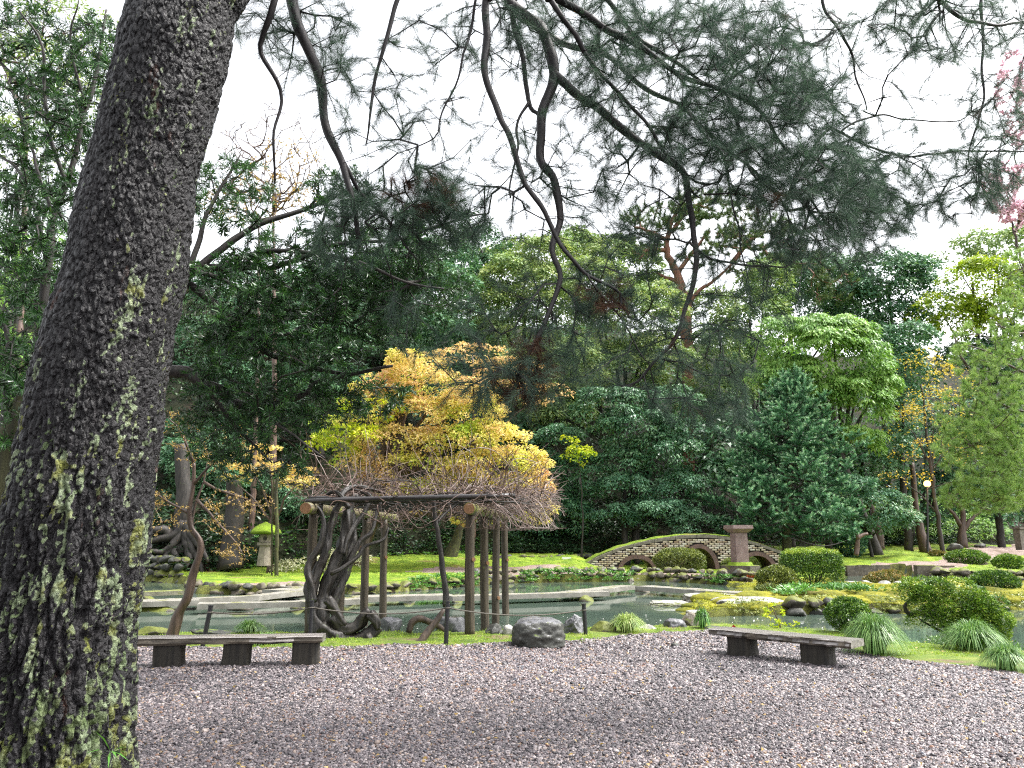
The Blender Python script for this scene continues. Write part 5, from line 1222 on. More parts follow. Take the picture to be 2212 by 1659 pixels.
# ------------------------------------------------------------ blue fir
FY = 43.0
fir = thing('fir_tree', (P(1697, 1200, FY)[0], FY, hz(P(1697, 1200, FY)[0], FY)), 'bushy blue green fir with pale shoot tips standing behind the pedestal', 'tree')
fb0 = np.array([P(1697, 1200, FY)[0], FY, hz(P(1697, 1200, FY)[0], FY) - .1]); ftop = P(1712, 815, FY)
V, f = tube([fb0, fb0 * .5 + ftop * .5, ftop], [.26, .17, .03], 10, .4, .06, 3, uneven=.2); put('trunk', V, f, M['bark_mossy'], fir, smooth=True)
rng = np.random.default_rng(21); fl = []; sdl = []; H_ = ftop[2] - fb0[2]
for k_ in range(120):
    t = .10 + .88 * (k_ / 119) ** .9; z = fb0[2] + H_ * t + .25; Rm = np.interp(t, [.1, .2, .36, .55, .75, .9, 1], [4.4, 5.1, 4.9, 3.9, 2.5, 1.2, .3]) * rng.uniform(.62, 1.12)
    an = k_ * 2.4 + rng.uniform(-.4, .4); c = np.array([fb0[0] + (ftop[0] - fb0[0]) * t, FY, z]); d = np.array([math.cos(an), math.sin(an), 0])
    tipp = c + d * Rm + [0, 0, Rm * (.02 + .3 * t)]; L = np.array([c, c + d * Rm * .5 + [0, 0, -.10 * Rm], tipp]); fl.append(L)
    for s_ in range(int(5 + Rm * 7)):
        q_ = rng.uniform(.25, 1.0); p_ = c + d * Rm * q_ + [0, 0, Rm * .3 * t * q_ * q_ - .1 * Rm * (1 - q_) * q_]; sp_ = Rm * .32 * (1.15 - q_) + .12
        sd2 = np.array([-d[1], d[0], 0]) * rng.uniform(-sp_, sp_) * 1.3 + d * .1 + [0, 0, rng.uniform(-.08, .22)]; sdl.append(p_ + sd2)
mb = MB()
for L in fl: V, f = tube(L, [.05, .012], 5, .3, .03, 1); mb.add(V, f)
mb.build('branches', M['bark_dark'], fir)['kind'] = 'stuff'
sdl = np.array(sdl); g = grow(fl, sdl, .22, .08, fwd=.9); tp, td = g['A'][g['tips']], g['D'][g['tips']]
V, f = twigs(g, .006, .4, .02, 3); tag(put('twigs', V, f, M['bark_dark'], fir), kind='stuff')
td = unit(td * [1, 1, .5] + [0, 0, .35])
tuft_group('needles', fir, M['fir'], tp, td, leaf_spray(130, .10, .026, .7, 1.0, lambda t: np.interp(t, [-.5, 0, .3, .5], [.12, .3, .62, 1.0])), 3, (.75, 1.2), .14)

# ------------------------------------------------------------ pale pine at the right edge
LP_ = 24.0
lpn = thing('pale_pine', (P(2330, 1180, LP_)[0], LP_, 0), 'airy pale green pine whose long branches come in from the right edge', 'tree')
ltr = L3([(2330, 1300), (2320, 1000), (2300, 700), (2290, 500)], LP_, LP_)
V, f = tube(ltr, [.3, .2, .1], 10, .4, .1, 3); put('trunk', V, f, M['bark_brown'], lpn, smooth=True)
lb = [[(2325, 1100), (2230, 1090), (2150, 1100), (2090, 1090)], [(2320, 1000), (2210, 1000), (2120, 960), (2060, 980)], [(2315, 930), (2212, 890), (2140, 860), (2090, 790)], [(2310, 820), (2200, 800), (2130, 760), (2070, 740)], [(2300, 700), (2200, 720), (2140, 690)], [(2300, 640), (2230, 620), (2200, 560)],
      [(2090, 790), (2070, 760), (2058, 720)], [(2320, 1040), (2190, 1060), (2080, 1040), (2000, 1060)], [(2310, 880), (2200, 930), (2100, 900), (2050, 870)]]
lb3 = []
for k_, uv in enumerate(lb):
    p3 = L3(uv, LP_, LP_ + RNG.uniform(-1.5, 1)); lb3.append(p3); V, f = tube(p3, [.05, .014], 6, .2, .1, k_); put('branch', V, f, M['bark_brown'], lpn, smooth=True)
sd_ = in_ellipses([(2160, 860, 80, 110, 340, 22, 25), (2110, 970, 90, 70, 260, 22, 25), (2190, 1010, 60, 90, 220, 22, 25), (2190, 700, 50, 80, 120, 22, 25), (2130, 1070, 100, 40, 170, 22, 25), (2200, 590, 30, 60, 40, 22, 25), (2060, 900, 40, 60, 50, 22, 25), (2090, 760, 40, 60, 60, 23, 25)])
g = grow(lb3, sd_, .3, .15, fwd=.5); V, f = twigs(g, .005, .45, .03, 3); tag(put('twigs', V, f, M['bark_brown'], lpn), kind='stuff')
tp, td = g['A'][g['tips']], g['D'][g['tips']]
tufts(tp, unit(td + [0, 0, .3]), 110, .18, .0085, .75, 0, .14, M['lightpine'], 'needles', lpn)

# ------------------------------------------------------------ bare and blossoming trees
def bare_tree(label, base_u, Y, ells, cat='tree', mat='cane', r=.15, leaves=None, name='bare_tree', twr=.006, lim=None, **kw):
    x = P(base_u, 900, Y)[0]; root = thing(name, (x, Y, hz(x, Y)), label, cat)
    c = P(ells[0][0], ells[0][1] + ells[0][3], Y); ft = np.array([x, Y, hz(x, Y) - .2]); L = [np.array([ft, ft * .5 + c * .5 + [.1, 0, 0], c])]
    if lim: L = [L3(q_, Y, Y) for q_ in lim]; L[0][0] = ft
    for k_, l_ in enumerate(L): V, f = tube(l_, [r if k_ == 0 else r * .5, r * .3 if k_ == 0 else r * .15], 8, .2, .08, k_, uneven=.15); put('trunk' if k_ == 0 else 'limb', V, f, M[mat], root, smooth=True)
    sd_ = in_ellipses(ells); g = grow(L, sd_, kw.get('step', .3), .18, fwd=1.0); V, f = twigs(g, twr, .45, r * .4, 3); tag(put('twigs', V, f, M[mat], root), kind='stuff')
    if leaves: sprays(g['A'][g['tips']], g['D'][g['tips']], leaves[1], leaves[2], leaves[3], leaves[4], 1.0, M[leaves[0]], 'leaves', root)
    return root
bare_tree('bare winter tree with fine grey twigs against the sky right of the big trunk', 600, 40, [(590, 330, 120, 110, 420, 38, 42), (500, 350, 80, 90, 160, 38, 42)], mat='cane', twr=.008, r=.2, step=.5)
bare_tree('bare twiggy tree with faint orange buds below the other bare tree', 560, 38, [(560, 430, 130, 60, 260, 37, 40), (620, 360, 80, 70, 100, 37, 40)], twr=.008, r=.15, step=.5, leaves=('budleaf', 5, .12, .08, .3))
bare_tree('bare pinkish tree at the top left corner', 60, 26, [(60, 90, 150, 120, 300, 24, 28)], twr=.008, r=.2, step=.5)
bare_tree('cherry tree with pink blossom at the upper right edge', 2330, 34, [(2180, 400, 70, 60, 120, 32, 35), (2200, 200, 50, 110, 90, 32, 35), (2190, 460, 50, 25, 40, 32, 35)], name='cherry_tree', leaves=('cherry', 26, .13, .12, .5), mat='bark_brown', step=.5)
# slender leaning young tree beside the left bench
yt = thing('young_maple', G(375, 1378, 0), 'slim reddish brown leaning young tree with a kinked trunk behind the left bench', 'tree')
YT = 13.0
tl = L3([(371, 1380), (385, 1330), (404, 1290), (420, 1230), (432, 1190), (430, 1165), (413, 1140), (410, 1100), (416, 1050), (418, 1000)], YT, YT)
V, f = tube(tl, [.10, .08, .068, .06, .055, .052, .042, .035, .026], 12, .06, .02, 4, uneven=.25); put('trunk', V, f, M['bark_brown'], yt, smooth=True)
yb = [[(413, 1140), (425, 1080), (440, 1040), (450, 980)], [(425, 1080), (460, 1120), (500, 1160), (530, 1205)], [(414, 1110), (370, 1090), (330, 1060), (300, 1040)], [(416, 1050), (460, 1000), (520, 980)], [(418, 1000), (390, 930), (360, 900)], [(440, 1040), (480, 1060), (520, 1075), (560, 1085)]]
yb3 = [tl[4:]]
for k_, uv in enumerate(yb): p3 = L3(uv, YT, YT + RNG.uniform(-.4, .4)); yb3.append(p3); V, f = tube(p3, [.028, .006], 6, .1, .04, k_); put('branch', V, f, M['bark_brown'], yt, smooth=True)
sd_ = in_ellipses([(500, 1185, 45, 40, 34, 12.5, 13.4), (490, 1110, 60, 50, 50, 12.5, 13.4), (350, 1110, 60, 50, 50, 12.5, 13.3), (560, 1090, 40, 25, 18, 12.5, 13.4), (460, 960, 90, 60, 50, 12.5, 13.4), (370, 940, 60, 60, 40, 12.5, 13.3)])
g = grow(yb3, sd_, .12, .15, fwd=.9); V, f = twigs(g, .0028, .4, .012, 3); tag(put('twigs', V, f, M['bark_brown'], yt), kind='stuff')
sprays(g['A'][g['tips']], g['D'][g['tips']], 12, .034, .018, .22, 1.0, M['budleaf'], 'buds', yt)
# slim trunks round the lantern
for lab, uu, ub, r_ in (('thin bare trunk crossing in front of the stone lantern', 600, 597, .08), ('thin mossy sapling trunk touching the stone lantern', 590, 590, .035)):
    x = P(uu, 1200, 32)[0]; rt = thing('sapling', (x, 32, hz(x, 32)), lab, 'sapling'); V, f = tube([[x, 32, hz(x, 32) - .1], P(uu - 2, 1130, 32), P(ub, 1060, 32), P(ub + 4, 1010, 32)], [r_ * 1.1, r_, r_ * .7], 8, .2, .05, uu, uneven=.15); put('trunk', V, f, M['bark_mossy'], rt, smooth=True)
# bared roots at the left
rr_ = thing('root_bared_tree', P(392, 1200, 35), 'old tree with bared twisting roots clasping the mossy wall at the left', 'tree')
V, f = tube([P(400, 1200, 35.4), P(396, 1150, 35.4), P(398, 1080, 35.4), P(392, 960, 35.4)], [.7, .42, .38, .3], 12, .3, .15, 3, uneven=.25); put('trunk', V, f, M['bark_dark'], rr_, smooth=True)
for k_, uv in enumerate([[(398, 1130), (370, 1160), (340, 1165), (310, 1178), (288, 1200)], [(398, 1135), (380, 1175), (350, 1190), (320, 1195)], [(400, 1130), (425, 1165), (440, 1190), (452, 1215)], [(402, 1140), (415, 1180), (430, 1215), (436, 1238)], [(385, 1160), (378, 1195), (388, 1225), (380, 1245)], [(392, 1150), (360, 1200), (345, 1225)], [(402, 1150), (408, 1200), (402, 1230)], [(370, 1160), (350, 1140), (320, 1150), (290, 1170)]]):
    V, f = tube(L3(uv, 35.0, 34.3), [.24, .16, .06], 8, .15, .2, k_ + 9, uneven=.3); put('root', V, f, M['bark_dark'], rr_, smooth=True)
x = P(500, 1200, 35)[0]; st_ = thing('shaded_tree', (x, 35, hz(x, 35)), 'thick brown trunk foot in the shade left of the lantern', 'tree')
V, f = tube([P(500, 1228, 35), P(497, 1190, 35), P(505, 1120, 35), P(505, 1030, 35)], [.62, .45, .4, .34], 12, .3, .1, 6, uneven=.3); put('trunk', V, f, M['bark_dark'], st_, smooth=True)
for lab, uu, vb, Y, pts in (('mossy leaning tree foot between the pergola posts', 985, 1212, 41, [(968, 1216), (985, 1170), (1000, 1110), (1012, 1040)]), ('short forked pale trunk on the far right lawn', 2078, 1186, 53, [(2078, 1187), (2078, 1150), (2080, 1120), (2074, 1080)]), ('dark slim trunk beside the lamp', 1995, 1190, 49, [(2000, 1195), (1990, 1150), (1978, 1090), (1970, 1000)]), ('brown leaning trunk left of the lamp', 1895, 1150, 50, [(1900, 1190), (1890, 1120), (1868, 1060), (1860, 980)])):
    rt = thing('slender_tree', P(pts[0][0], pts[0][1], Y), lab, 'tree'); V, f = tube(L3(pts, Y, Y), [.42 if Y < 45 else .38, .2, .14], 9, .3, .1, uu, uneven=.2); put('trunk', V, f, M['bark_mossy' if Y < 45 else 'bark_brown'], rt, smooth=True)
    if uu == 2078:
        for pp_ in ([(2078, 1150), (2100, 1120), (2130, 1095)], [(2078, 1140), (2060, 1110), (2040, 1090)]): V, f = tube(L3(pp_, Y, Y), [.18, .06], 7, .3, .1, 2); put('limb', V, f, M['bark_brown'], rt, smooth=True)
# ------------------------------------------------------------ wisteria on the pergola
wi = thing('wisteria', G(745, 1392, 0), 'gnarled old wisteria with twisted dark stems and bare canes sprawling over the pergola', 'wisteria')
WY = 13.2
stems = [([(745, 1375), (700, 1370), (682, 1340), (672, 1290), (680, 1240), (702, 1200), (712, 1160), (722, 1110), (738, 1080)], [.16, .17, .16, .13, .12, .10, .085, .075, .06], 13.1, 13.7),
 ([(690, 1345), (700, 1290), (715, 1240), (735, 1190), (748, 1140), (752, 1100), (770, 1070)], [.17, .15, .14, .13, .12, .1, .08], 13.3, 13.9),
 ([(700, 1330), (716, 1280), (740, 1230), (760, 1180), (762, 1130), (758, 1095)], [.14, .13, .12, .1, .08, .06], 13.4, 14.2),
 ([(712, 1320), (735, 1270), (752, 1220), (775, 1170), (800, 1150), (812, 1120), (822, 1085)], [.1, .09, .08, .055, .045, .04, .03], 13.3, 14),
 ([(676, 1300), (672, 1260), (668, 1215), (690, 1180), (700, 1140), (692, 1110), (676, 1090), (662, 1082)], [.09, .08, .07, .06, .055, .05, .045, .03], 13.1, 13.5),
 ([(716, 1240), (745, 1225), (772, 1205), (790, 1180), (828, 1165), (840, 1140)], [.05, .045, .04, .035, .03, .025], 13.1, 13.6),
 ([(740, 1200), (752, 1160), (770, 1130), (790, 1100), (800, 1070), (760, 1055)], [.07, .06, .055, .05, .045, .03], 13.5, 14.2),
 ([(738, 1080), (744, 1062), (770, 1050), (800, 1056), (830, 1064)], [.06, .06, .05, .04, .03], 13.6, 14.4),
 ([(752, 1100), (738, 1070), (720, 1062), (700, 1075), (694, 1100)], [.05, .045, .04, .035, .03], 13.4, 13.6),
 ([(715, 1335), (740, 1358), (768, 1352), (786, 1330), (800, 1318)], [.12, .13, .11, .11, .12], 13.0, 13.1),
 ([(690, 1355), (722, 1376), (762, 1386), (795, 1376), (815, 1352)], [.19, .16, .15, .17, .13], 12.95, 13.1),
 ([(790, 1372), (806, 1392), (822, 1390)], [.1, .06, .02], 12.9, 12.8), ([(700, 1372), (690, 1392), (680, 1400)], [.13, .08, .03], 13.0, 12.8),
 ([(798, 1325), (812, 1340), (818, 1362)], [.12, .10, .05], 13.05, 13.0),
 ([(706, 1290), (722, 1310), (738, 1340), (748, 1350)], [.1, .1, .09, .07], 13.0, 13.0)]
w3 = []
for k_, (uv, rd, ya, yb_) in enumerate(stems):
    p3 = L3(uv, ya, yb_); w3.append(p3); V, f = tube(p3, np.array(rd) * .76, 20, .04, .05, k_ + 30, uneven=.34, groove=.12); put('stem' if k_ not in (9, 10, 11, 12, 13, 14) else 'root', V, f, M['vine'], wi, smooth=True)
# second stem at the middle post
p3 = L3([(964, 1310), (960, 1260), (952, 1200), (944, 1150), (940, 1110), (938, 1078), (948, 1072)], 13.6, 13.9); w3.append(p3)
V, f = tube(p3, [.06, .055, .045, .045, .04, .035, .03], 9, .05, .03, 77, uneven=.25); put('stem', V, f, M['vine'], wi, smooth=True)
p3 = L3([(944, 1130), (960, 1110), (985, 1090), (1005, 1080)], 13.8, 14.2); V, f = tube(p3, [.03, .015], 7, .06, .03, 78, uneven=.2); put('stem', V, f, M['vine'], wi, smooth=True)
# main canes lying along the rails, then many arching canes
rng = np.random.default_rng(99); mains = []; mb = MB()
for k_ in range(46):
    y = rng.uniform(13.4, 19.0); x = rng.uniform(-3.6, -.6); z = 2.3; pts = [np.array([x, y, z])]; d = np.array([rng.choice([-1, 1], p=[.3, .7]) * 1.0, rng.uniform(-.5, .5), 0])
    for s_ in range(rng.integers(4, 9)):
        d = unit(d + rng.normal(size=3) * [.25, .5, .25]); nx_ = pts[-1] + d * .3; nx_[2] = np.clip(nx_[2], 2.18, 2.62); nx_[0] = np.clip(nx_[0], -3.9, .35); pts.append(nx_)
    mains.append(np.array(pts)); V, f = tube(pts, [rng.uniform(.014, .03), .009], 5, .08, .04, k_); mb.add(V, f)
mb.build('canes', M['vine'], wi, smooth=True)['kind'] = 'stuff'
mb = MB()
for k_ in range(1050):
    L = mains[rng.integers(len(mains))]; p = L[rng.integers(len(L))].copy() + rng.normal(size=3) * [.1, .1, .04]
    if rng.random() < .45: p[0] = rng.uniform(-1.2, .75)
    right = p[0] > -.9; an = rng.uniform(0, 6.28); hv = rng.uniform(.2, 1)
    d = unit(np.array([math.cos(an) * .9 + (.5 if right else 0), math.sin(an) * .9, rng.uniform(-.05, 1.3)])); n_ = rng.integers(6, 14); st = rng.uniform(.08, .16); pts = [p]; g_ = rng.uniform(-.26, -.02) if right else rng.uniform(-.14, .05)
    curl = rng.normal(size=3) * .12
    for s_ in range(n_): d = unit(d + [0, 0, g_] + curl + rng.normal(size=3) * .13); pts.append(pts[-1] + d * st)
    pts = np.array(pts); pts = pts[(pts[:, 0] < 1.0) & (pts[:, 0] > -4.6)]
    if len(pts) < 3: continue
    pts[:, 2] = np.maximum(pts[:, 2], 1.75); V, f = tube(pts, np.linspace(rng.uniform(.006, .011), .0035, len(pts)), 3, cap=False); mb.add(V, f)
mb.build('canes', M['cane'], wi)['kind'] = 'stuff'
mb = MB()
for k_ in range(46):       # hanging loops under the roof
    x, y = rng.uniform(-3.2, -.3), rng.uniform(13.4, 18.5); p = np.array([x, y, 2.15]); d = unit(np.array([rng.uniform(-1, 1), rng.uniform(-.4, .4), -.9])); pts = [p]
    for s_ in range(rng.integers(5, 9)): d = unit(d + [0, 0, .22] + rng.normal(size=3) * .15); pts.append(pts[-1] + d * .1)
    V, f = tube(pts, [.011, .004], 4, .06, .0, 1); mb.add(V, f)
mb.build('canes', M['cane'], wi, smooth=True)['kind'] = 'stuff'
# driftwood
dw = put('driftwood', *tube(L3([(888, 1391), (905, 1388), (922, 1366), (940, 1345), (958, 1320), (964, 1314)], 12.6, 12.9), [.05, .07, .06, .05, .035, .02], 9, .05, .03, 5, uneven=.3), M['drift'], None, smooth=True, origin=G(905, 1391, 0)); tag(dw, 'crooked piece of driftwood leaning up against the upright black post', 'driftwood')
dw = put('driftwood', *tube(L3([(882, 1368), (890, 1345), (905, 1336), (922, 1340), (945, 1350), (962, 1362)], 13.4, 13.5), [.05, .065, .06, .05, .05, .03], 9, .05, .04, 6, uneven=.35), M['drift'], None, smooth=True, origin=G(905, 1372, 0)); tag(dw, 'arched brown driftwood root lying on the moss behind the leaning piece', 'driftwood')
sn = thing('dead_snag', P(1852, 1196, 41), 'small broken pale dead trunk behind the clipped square shrub', 'dead tree')
for k_, uv in enumerate([[(1850, 1200), (1852, 1170), (1858, 1158), (1874, 1152)], [(1854, 1165), (1850, 1150), (1844, 1140)]]): V, f = tube(L3(uv, 41, 41), [.13, .07], 8, .1, .05, k_, uneven=.3); put('trunk' if k_ == 0 else 'branch', V, f, M['cane'], sn, smooth=True)
tk = put('twig', *tube([G(480, 1620, .03), G(500, 1612, .035), G(545, 1600, .03)], [.006, .004], 5), M['cane'], None, origin=G(500, 1612, 0)); tag(tk, 'small light brown twig lying on the gravel at the lower left', 'twig')

# ------------------------------------------------------------ shrubs
def shrub(label, u, vb, vt, wpx, mat, Y=None, z0=None, box_=2.0, leaf=(.05, .026), cover=3.2, name='shrub', seed=1, stems=True, lump=.16, light=0.0, tfun=None, dep=.9):
    rng = np.random.default_rng(seed); z0 = 0.0 if z0 is None else z0
    b = G(u, vb, z0) if Y is None else P(u, vb, Y); k = mpp(u, vb, b[1]); W_ = wpx * k / 2; H_ = (vb - vt) * k; c = b + np.array([0, W_ * .8, 0])
    zb = min(b[2], hz(c[0], c[1])); root = thing(name, (c[0], c[1], zb), label, 'shrub')
    A_ = 2 * math.pi * W_ * (H_ * .6 + W_ * .4) ; n_ = int(A_ * cover / (leaf[0] * leaf[1] * .5)); n_ = min(n_, 26000)
    d = unit(rng.normal(size=(n_, 3))); d[:, 2] = np.where(rng.random(n_) < .45, np.abs(d[:, 2]), d[:, 2]); p_ = box_
    s_ = (np.abs(d) ** p_).sum(1) ** (-1 / p_); pts = d * s_[:, None]; pts = pts * (1 + lump * 2 * (fbm(pts * 2.6 + seed, 3, seed) - .5))[:, None]
    sh = 1 - np.abs(rng.normal(size=n_)) * .11; pts = pts * sh[:, None]
    pos = pts * [W_, W_ * dep, H_ * .52] + [c[0], c[1], zb + H_ * .5]
    nr_ = unit(d + rng.normal(size=d.shape) * .5 + [0, 0, .3]); dd = unit(d * .7 + rng.normal(size=d.shape) * .8 + [0, 0, .35])
    V, f = leafset(pos, dd, nr_, leaf[0] * rng.uniform(.6, 1.3, n_), leaf[1], rng)
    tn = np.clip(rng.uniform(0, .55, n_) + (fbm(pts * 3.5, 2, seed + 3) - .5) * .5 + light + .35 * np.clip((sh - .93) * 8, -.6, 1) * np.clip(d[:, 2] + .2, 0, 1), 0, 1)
    if tfun is not None: tn = tfun(pts, tn)
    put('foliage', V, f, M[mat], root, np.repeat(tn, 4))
    if stems:
        mb = MB()
        for q_ in range(9):
            e = np.array([c[0] + rng.uniform(-.7, .7) * W_, c[1] + rng.uniform(-.6, .3) * W_, zb + H_ * rng.uniform(.4, .75)]); s0 = np.array([c[0] + rng.uniform(-.15, .15) * W_, c[1], zb - .05])
            V, f = tube([s0, (s0 + e) / 2 + rng.normal(size=3) * .06 * W_, e], [.03 * W_ + .01, .008], 6, .1, .02, q_); mb.add(V, f)
        mb.build('stems', M['bark_dark'], root, smooth=True)
    return root
shrub('large rounded olive shrub in front of the left and middle bridge arches', 1478, 1239, 1187, 112, 'shrub_olive', 35.5, seed=2, leaf=(.1, .045))
shrub('clipped square topped green shrub with pale yellow new tips', 1774, 1284, 1192, 118, 'shrub', 27, seed=3, box_=5.5, leaf=(.085, .04), lump=.08, tfun=lambda p, t: np.clip(t + .35 * (p[:, 2] > .8), 0, 1))
shrub('loose olive brown shrub left of the clipped square shrub', 1690, 1278, 1226, 84, 'shrub_olive', 26, seed=4, leaf=(.08, .04), lump=.25)
shrub('small loose shrub at the foot of the clipped square shrub by the landing stones', 1672, 1296, 1266, 66, 'shrub_olive', 24.5, seed=14, leaf=(.07, .035), lump=.3, light=-.1)
shrub('reddish tinged rounded shrub right of the clipped square shrub', 1942, 1262, 1204, 106, 'shrub_red', 30, seed=5, leaf=(.1, .045), tfun=lambda p, t: np.clip(t, 0, 1))
shrub('dark green shrub at the water edge behind the largest grass clump', 1852, 1370, 1298, 96, 'shrub', None, seed=6, leaf=(.045, .022))
shrub('rounded dark shrub at the right edge of the island', 2176, 1292, 1238, 106, 'shrub', 25.5, seed=7, leaf=(.08, .036), light=-.08)
shrub('small round shrub between island and rear pond, left of the right edge shrub', 2108, 1275, 1252, 40, 'shrub', 28.5, seed=8, leaf=(.07, .03), light=-.05)
shrub('low grey green shrub on the far right lawn', 2110, 1222, 1190, 86, 'shrub', 40, seed=9, leaf=(.1, .045), light=.1)
shrub('small shrub at the right edge behind the rear pond', 2195, 1226, 1195, 62, 'shrub', 37, seed=10, leaf=(.1, .045), light=.1)
shrub('small shrub directly left of the pedestal base', 1590, 1228, 1200, 50, 'shrub_olive', 37, seed=11, leaf=(.08, .04))
shrub('tiny dark red leaved shrub on the far right lawn', 2032, 1196, 1186, 34, 'shrub_red', 46, seed=12, leaf=(.1, .04), stems=False)
shrub('round dark shrub left of the lamp on the slope foot', 1850, 1192, 1130, 70, 'broad_teal', 44, seed=13, leaf=(.14, .06), light=-.05)
# big spreading azalea with open crooked stems in front
az = thing('azalea', G(2040, 1392, 0), 'big spreading dark azalea with crooked black stems at the right shore', 'shrub')
AY = 13.2
for k_, (uv, rd) in enumerate([([(2075, 1395), (2050, 1360), (2030, 1335), (1990, 1325), (1965, 1328), (1955, 1310), (1968, 1295), (1985, 1285)], [.07, .06, .055, .05, .045, .03, .02, .01]), ([(2050, 1360), (2060, 1320), (2040, 1290), (2020, 1270)], [.045, .03, .02, .01]), ([(2075, 1395), (2100, 1350), (2120, 1320)], [.05, .035, .015]), ([(2030, 1335), (2025, 1300), (2000, 1275)], [.03, .02, .01]), ([(2060, 1375), (2030, 1360), (2000, 1345), (1985, 1335)], [.025, .018, .01])]):
    V, f = tube(L3(uv, AY + .3, AY), rd, 8, .06, .04, k_, uneven=.25); put('stem', V, f, M['bark_dark'], az, smooth=True)
clump_crown([(1985, 1275, 55, 20), (2045, 1285, 70, 28), (2095, 1310, 60, 30), (2130, 1345, 50, 30), (2060, 1320, 70, 26), (2085, 1352, 70, 34), (2025, 1345, 45, 24), (2135, 1378, 40, 20), (1970, 1290, 40, 20), (2000, 1310, 35, 16), (2100, 1370, 55, 26)], AY, M['shrub'], az, cover=3.2, leaf=(.045, .022), clump=.16, droop=-.2, flat=.8, name='foliage', up=.3, front=.6)
# little yellow sapling behind the right bench
sp = thing('seedling', G(1688, 1372, 0), 'thin seedling with yellow green leaves behind the right bench', 'seedling')
p3 = L3([(1688, 1374), (1685, 1352), (1676, 1330), (1668, 1312)], 14.4, 14.4); V, f = tube(p3, [.018, .006], 6, .05, .01, 1); put('stem', V, f, M['bark_brown'], sp)
g = grow([p3], in_ellipses([(1670, 1320, 26, 18, 22, 14.2, 14.6), (1690, 1345, 36, 10, 16, 14.2, 14.6)]), .06, .1); sprays(g['A'][g['tips']], g['D'][g['tips']], 8, .05, .03, .08, 1, M['maple_lime'], 'leaves', sp)

# ------------------------------------------------------------ grass clumps
def grass_clump(label, u, vb, vt, wpx, mat='grassblade', n_=420, seed=1, Y=None, W=.007, z0=0.0):
    rng = np.random.default_rng(seed); b = G(u, vb, z0) if Y is None else P(u, vb, Y); k = mpp(u, vb, b[1]); R_ = wpx * k / 2; H_ = (vb - vt) * k; c = b + [0, R_ * .5, 0]; c[2] = hz(c[0], c[1]) - .01
    an = rng.uniform(0, 6.28, n_); n_ = int(n_ * 1.8); an = rng.uniform(0, 6.28, n_); qq = rng.uniform(0, 1, n_); rr__ = R_ * (.25 + .8 * qq); hh = H_ * (1.15 - .5 * qq) * rng.uniform(.7, 1.05, n_); seg = 6; t = np.linspace(0, 1, seg)
    root_ = c + np.stack([np.cos(an), np.sin(an), 0 * an], 1) * (rng.uniform(0, .25, n_) * R_)[:, None]; a2_ = an + rng.normal(size=n_) * .5; d = np.stack([np.cos(a2_), np.sin(a2_)], 1)
    q = np.zeros((n_, seg, 3)); q[..., 0] = root_[:, None, 0] + d[:, None, 0] * rr__[:, None] * t ** 1.05; q[..., 1] = root_[:, None, 1] + d[:, None, 1] * rr__[:, None] * t ** 1.05
    q[..., 2] = root_[:, None, 2] + hh[:, None] * np.sin(t[None] * (2.0 + 1.0 * qq)[:, None])
    side = np.stack([-d[:, 1], d[:, 0], 0 * an], 1); wv = W * (1 - t * .85); V = np.stack([q + side[:, None] * wv[None, :, None], q - side[:, None] * wv[None, :, None]], 2).reshape(-1, 3)
    i = np.arange(n_)[:, None] * seg * 2 + np.arange(seg - 1)[None] * 2; f = np.stack([i, i + 1, i + 3, i + 2], -1).reshape(-1, 4)
    o_ = put('grass_clump', V, f, M[mat], None, np.repeat(rng.uniform(0, 1, n_), seg * 2), origin=c); return tag(o_, label, 'grass clump')
grass_clump('arching pale green grass tuft among the shore rocks, middle of the picture', 1358, 1368, 1330, 92, 'grassblade_pale', 300, 1)
grass_clump('largest arching green grass clump, right of the right bench', 1908, 1418, 1340, 150, 'grassblade', 950, 2)
grass_clump('soft green grass clump at the foot of the big azalea', 2125, 1408, 1352, 150, 'grassblade', 560, 3)
grass_clump('green grass clump at the right edge on the gravel margin', 2192, 1452, 1402, 110, 'grassblade', 460, 4)
grass_clump('grass clump behind the left bench between its middle and right legs', 532, 1368, 1342, 74, 'grassblade', 260, 5)
grass_clump('short dark grass tuft under the left bench', 560, 1395, 1372, 110, 'grassblade', 260, 15)
grass_clump('tiny tuft at the right side of the wedge rock', 1520, 1358, 1318, 40, 'fern', 150, 6, W=.014)
tag(put('weed', *leafset(G(255, 1640, .35) * [1, 1, 0] + np.array([.0, -.1, .42]) + RNG.normal(size=(1, 3)) * 0 + np.zeros((9, 3)), RNG.normal(size=(9, 3)) * [1, .6, .35] + [0, -.5, .1], RNG.normal(size=(9, 3)) * .3 + [0, 0, 1], .17, .014), M['fern'], None, np.full(36, .5), origin=G(255, 1640, .0)), 'small fern like weed sprouting from the foot of the big trunk', 'weed')
# variegated bamboo grass
sa = thing('bamboo_grass', P(650, 1240, 34), 'pale cream edged bamboo grass bush right of the stone lantern', 'bamboo grass')
clump_crown([(650, 1224, 40, 18), (610, 1232, 26, 12), (690, 1218, 40, 18), (730, 1210, 45, 16), (770, 1206, 25, 12)], 34.5, M['sasa'], sa, cover=2.2, leaf=(.22, .04), clump=.3, droop=.3, name='leaves')
